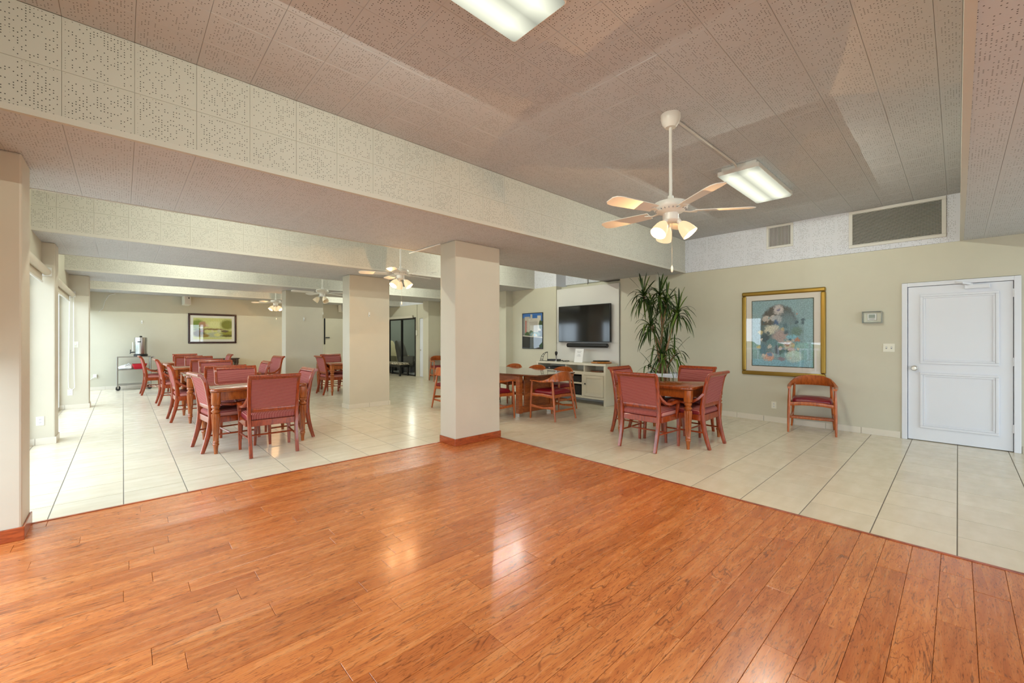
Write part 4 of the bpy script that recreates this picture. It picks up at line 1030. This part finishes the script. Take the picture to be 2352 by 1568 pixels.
for i, (rad, z) in enumerate(((.10, 0), (.135, .02), (.13, .06), (.09, .095), (.04, .115), (.01, .12))): rings.append([(rad * 1.15 * math.cos(a) * rb.uniform(.85, 1.15), rad * .8 * math.sin(a) * rb.uniform(.85, 1.15), z * rb.uniform(.9, 1.1)) for a in [2*math.pi*j/14 for j in range(14)]])
bm_.loft(rings).build('bag_body', M_thin, bg_); MB().tube([(.0, 0, .11), (.05, -.03, .15), (.09, -.05, .10), (.10, -.06, .05)], .012, 6).build('tied_handle', M_thin, bg_, True)
rbx = thing('plastic_tub', (.33, 15.0, .542), 'red plastic tub on the middle cart shelf', 'tub'); M_rp = mat('red_plastic', lin(190, 14, 40), .35)
MB().loft([rr(.22, .22, .03, 0), rr(.30, .28, .03, .13), rr(.31, .29, .03, .135), rr(.29, .27, .03, .13), rr(.21, .21, .03, .012)]).build('tub_body', M_rp, rbx)

# ------------------------------------------------------------------ things on the far wall and columns
def speaker(x, label):
    k = thing('wall_speaker', (x, YB - .02, 2.42), label, 'speaker', 0)
    M9 = Matrix.Rotation(R(-12), 4, 'X') @ Matrix.Rotation(R(18), 4, 'Z')
    MB().box(-.085, .085, -.20, -.04, -.13, .13, M9).build('cabinet', M_plastic, k, bevel=.01); MB().box(-.075, .075, -.204, -.199, -.12, .12, M9).build('grille', M_panel, k); MB().box(-.02, .02, -.06, .02, -.02, .02).build('bracket', M_dark, k)
    MB().lathe([(.02, 0), (.018, .004)], 12, c=(0, 0, 0), M=M9 @ Matrix.Translation((.03, -.203, .07)) @ Matrix.Rotation(R(90), 4, 'X')).build('tweeter', M_dark, k, True)
speaker(1.31, 'small beige wall speaker above the landscape'); speaker(5.77, 'small beige wall speaker seen between the two rear columns')
def clip(x, y, z, label):
    k = thing('wall_sensor', (x, y, z), label, 'wall sensor'); MB().box(-.018, .018, -.022, 0, -.045, .045).build('cover', M_thin, k, bevel=.006); MB().box(-.008, .008, -.025, -.022, -.03, -.01).build('lens', M_grey, k)
clip(.387, YB, 1.81, 'small white sensor on the far wall above the coffee urn'); clip(3.548, 7.93, 1.822, 'small white sensor on the beige middle column'); clip(3.43, 11.58, 1.85, 'small white sensor on the olive rear column')
wr = thing('wall_wire', (-.3, YB - .012, 0), 'thin white wire hanging down the far wall from the beam', 'wire')
MB().tube([(.16, 0, 2.55), (.03, 0, 2.50), (-.04, 0, 2.35), (-.08, 0, 2.15), (-.16, 0, 2.05)], .008, 6).build('wire_run', M_thin, wr, True)
bb = thing('push_bar_door', (5.6, YB - .031, 0), 'cream far door with a black edge strip and push bar', 'door')
MB().box(-.34, .55, 0, .03, .01, 2.07).build('leaf', M_wall, bb); MB().box(-.375, -.335, -.012, .03, 1.15, 2.07).build('edge_strip', M_black, bb); MB().box(-.32, -.20, -.06, 0, 1.375, 1.405).build('push_bar', M_black, bb)

# roller blinds with chain
M_blind = mat('blind_fabric', lin(206, 200, 184), .7)
def blind(a, b, label, chain):
    k = thing('roller_blind', (XL + .045, (a + b) / 2, 2.19), label, 'blind'); h = (b - a) / 2
    MB().tube([(0, -h + .02, 0), (0, h - .02, 0)], .042, 16).build('roller_tube', M_blind, k, True)
    MB().box(-.045, .045, h - .022, h - .012, -.05, .06).box(-.045, .045, -h + .012, -h + .022, -.05, .06).build('end_bracket', M_thin, k)
    MB().box(-.040, -.034, -h + .05, h - .05, -.12, 0).build('hem', M_blind, k); MB().tube([(-.037, -h + .05, -.125), (-.037, h - .05, -.125)], .012, 8).build('hem_bar', M_thin, k, True)
    if chain:
        pts = [(-.03, h - .035, 0), (-.04, h - .035, -.9), (-.05, h - .035, -1.6), (-.045, h - .035, -1.78), (0, h - .035, -1.82), (.035, h - .035, -1.78), (.03, h - .035, -1.6), (.022, h - .035, -.9), (.02, h - .035, 0)]
        MB().tube(pts, .006, 6).build('pull_chain', M_thin, k, True)
for (a, b), lb, chn in zip(LBAY[2:], ('roller blind rolled up left of the nearest dining table', 'roller blind with a long looped chain by the pale far column', 'roller blind rolled up at the farthest window'), (0, 1, 0)): blind(a, b, lb, chn)

hb = thing('roller_blind', (XL - .06, (LBAY[1][0] + LBAY[1][1]) / 2, 2.19), 'unseen half lowered roller blind added to dim the daylight beside the wood floor', 'blind'); hh_ = (LBAY[1][1] - LBAY[1][0]) / 2  # unseen blind, added to hold window light off the left column
MB().tube([(0, -hh_ + .02, 0), (0, hh_ - .02, 0)], .042, 16).build('roller_tube', M_blind, hb, True); MB().box(-.003, .003, -hh_ + .03, hh_ - .03, -.95, 0).build('fabric', M_blind, hb); MB().tube([(0, -hh_ + .03, -.955), (0, hh_ - .03, -.955)], .012, 8).build('hem_bar', M_thin, hb, True)

# ------------------------------------------------------------------ far right: glass door room
gd = empty('door_2', (XW, 14.33, 0)); tag(gd, 'black framed sliding glass door to the side lounge', 'door', kind='structure')
for b in ((-1.04, 1.04, 2.05, 2.12), (-1.04, 1.04, 0, .05), (-1.04, -.99, .05, 2.05), (-.03, .03, .05, 2.05), (.99, 1.04, .05, 2.05)): MB().box(-.02, .05, *b).build('frame_bar', M_black, gd)
for a, b in ((-.99, -.03), (.03, .99)): MB().box(.012, .018, a, b, .05, 2.05).build('pane', M_glass, gd)
MB().box(-.07, -.02, -.9, 1.04, 2.10, 2.19).build('blind_cassette', M_blind, gd)
d3 = empty('door_3', (XW, 12.905, 0)); tag(d3, 'narrow white door standing slightly open beside the far pilaster', 'door', kind='structure')
l3 = MB().box(.01, .05, -.118, .118, .01, 2.06).build('door_leaf', M_white, d3); MB().lathe([(.025, 0), (.012, .01), (.026, .035), (.01, .045)], 14, M=Matrix.Rotation(R(-90), 4, 'Y')).build('knob', M_chrome, l3, True, (.01, .06, .95))
tc = thing('cable_box', (XW, 13.2, 1.56), 'small beige junction box with cable beside the glass door', 'junction box')
MB().box(-.03, 0, -.05, .05, -.09, .09).build('cover', M_plastic, tc, bevel=.005); MB().tube([(-.01, 0, .09), (-.01, 0, 1.0)], .010, 6).build('cable', M_wall, tc, True)
lr = MB().box(XW + .1, XW + 3.7, 12.4, 12.5, 0, ZS).box(XW + 3.6, XW + 3.7, 12.5, 18.5, 0, ZS).box(XW - .3, XW + 3.6, 18.4, 18.5, 0, ZS).box(XW - .3, XW - .2, YB + .1, 18.4, 0, ZS)
struct(lr, 'wall_lounge', paint('lounge_paint', lin(150, 158, 148), .5), 'grey green wall of the lounge behind the glass door', 'wall')
struct(MB().box(XW + .1, XW + 3.6, 12.5, YB, ZS, ZS + .1).box(XW - .3, XW + 3.6, YB, 18.4, ZS, ZS + .1), 'ceiling_lounge', M_panel, 'ceiling of the lounge behind the glass door', 'ceiling'); struct(MB().box(XW + .3, XW + 3.6, 12.5, YB + .1, -.1, 0).box(XW - .3, XW + 3.6, YB + .1, 18.4, -.1, 0), 'floor_lounge', M_grey, 'grey floor of the lounge behind the glass door', 'floor')
def recliner(x, y, rz, c, label):
    k = thing('lounge_chair', (x, y, 0), label, 'armchair', R(rz)); m = mat('upholstery', c, .7)
    MB().loft([rr(.62, .2, .06, .4, c=(0, -.30)), rr(.66, .2, .06, .6, c=(0, -.34)), rr(.64, .18, .06, 1.0, c=(0, -.44)), rr(.52, .14, .06, 1.22, c=(0, -.50)), rr(.40, .08, .03, 1.27, c=(0, -.51))]).build('backrest', m, k, True)
    cushion(.62, .62, .28, .46, .06, .03).build('seat', m, k, True)
    for sx in (-1, 1): cushion(.12, .66, .25, .62, .04, .01, (sx*.37, 0)).build('arm', m, k, True)
    MB().box(-.35, .35, -.3, .3, 0, .28).build('base', M_dark, k, bevel=.02)
recliner(8.62, 15.35, 215, lin(74, 74, 66), 'dark grey recliner behind the glass door'); recliner(8.7, 16.6, 200, lin(190, 180, 140), 'cream lounge chair behind the dark recliner')
bn = thing('bench', (7.47, 14.35, 0), 'black bench with a patterned top in front of the glass door', 'bench')
mp = mat('patterned_top', lin(130, 120, 90), .7); n = N(mp); n.base(n.ramp(n.noise(n.obj(), 28, 2), [(.42, lin(70, 58, 36)), (.5, lin(150, 140, 110)), (.6, lin(214, 208, 190))]))
cushion(.40, 1.35, .40, .47, .04, .01).build('top', mp, bn, True); MB().box(-.19, .19, -.65, .65, .31, .40).build('frame', M_black, bn)
for sx in (-.16, .16):
    for sy in (-.60, .60): MB().strip([(sx, sy, 0), (sx, sy, .31)], .06, .06, (1, 0, 0)).build('leg', M_black, bn)
sn = thing('wall_plate', (8.75, 18.4, 1.72), 'small dark plate on the lounge wall behind the glass', 'sign', R(90)); MB().box(-.01, 0, -.12, .12, -.07, .07).build('plate', M_dark, sn); MB().box(-.014, -.01, -.02, .02, -.02, .02).build('screw_cap', M_grey, sn)

# ------------------------------------------------------------------ outside the windows
M_pat = mat('patio', lin(190, 186, 176), .8); M_hedge = mat('hedge_leaf', lin(70, 104, 40), .7); nn = N(M_hedge); nn.base(nn.ramp(nn.noise(nn.pos(), 9, 4), [(.3, lin(40, 66, 24)), (.7, lin(112, 148, 66))]))
struct(MB().box(-22, -1.2, -16, 28, -.25, -.08).box(-1.2, 12, -16, YF - .1, -.25, -.08), 'patio_ground', M_pat, 'pale paved ground outside the windows', 'ground')
def hedge(x, y0, y1, h, label):
    k = thing('hedge', (x, (y0 + y1) / 2, -.08), label, 'hedge'); rh = random.Random(int(x * 10 + y0)); m = MB(); n_ = int((y1 - y0) / .35); rings = []
    for i in range(n_ + 1):
        yy = y0 + (y1 - y0) * i / n_ - (y0 + y1) / 2
        rings.append([((.55 + rh.uniform(-.12, .12)) * math.cos(a), yy + rh.uniform(-.1, .1), max(0, (h * .5) + (h * .5 + rh.uniform(-.12, .12)) * math.sin(a))) for a in [2 * math.pi * j / 16 for j in range(16)]])
    m.loft(rings).build('foliage', M_hedge, k, True); MB().tube([(0, 0, 0), (0, 0, h * .5)], .05).build('stem', M_cane, k)
hedge(-6.5, -6, 3.2, 1.1, 'low clipped hedge outside the window wall, nearer part'); hedge(-6.9, 3.6, 20, 1.2, 'low clipped hedge outside the window wall, farther part')
rl_ = thing('garden_railing', (-4.2, 5, -.08), 'white garden railing outside the window wall', 'railing')
MB().box(-.04, .04, -9, 12, .98, 1.05).build('top_rail', M_white, rl_); MB().box(-.03, .03, -9, 12, .12, .17).build('bottom_rail', M_white, rl_)
bl0 = None
for i in range(84):
    y = -9 + .25 * i
    if bl0 is None: bl0 = MB().box(-.02, .02, -.02, .02, 0, 1.0).build('baluster', M_white, rl_, loc=(0, y, 0))
    else: c_ = bl0.copy(); C.objects.link(c_); c_.location = (0, y, 0)
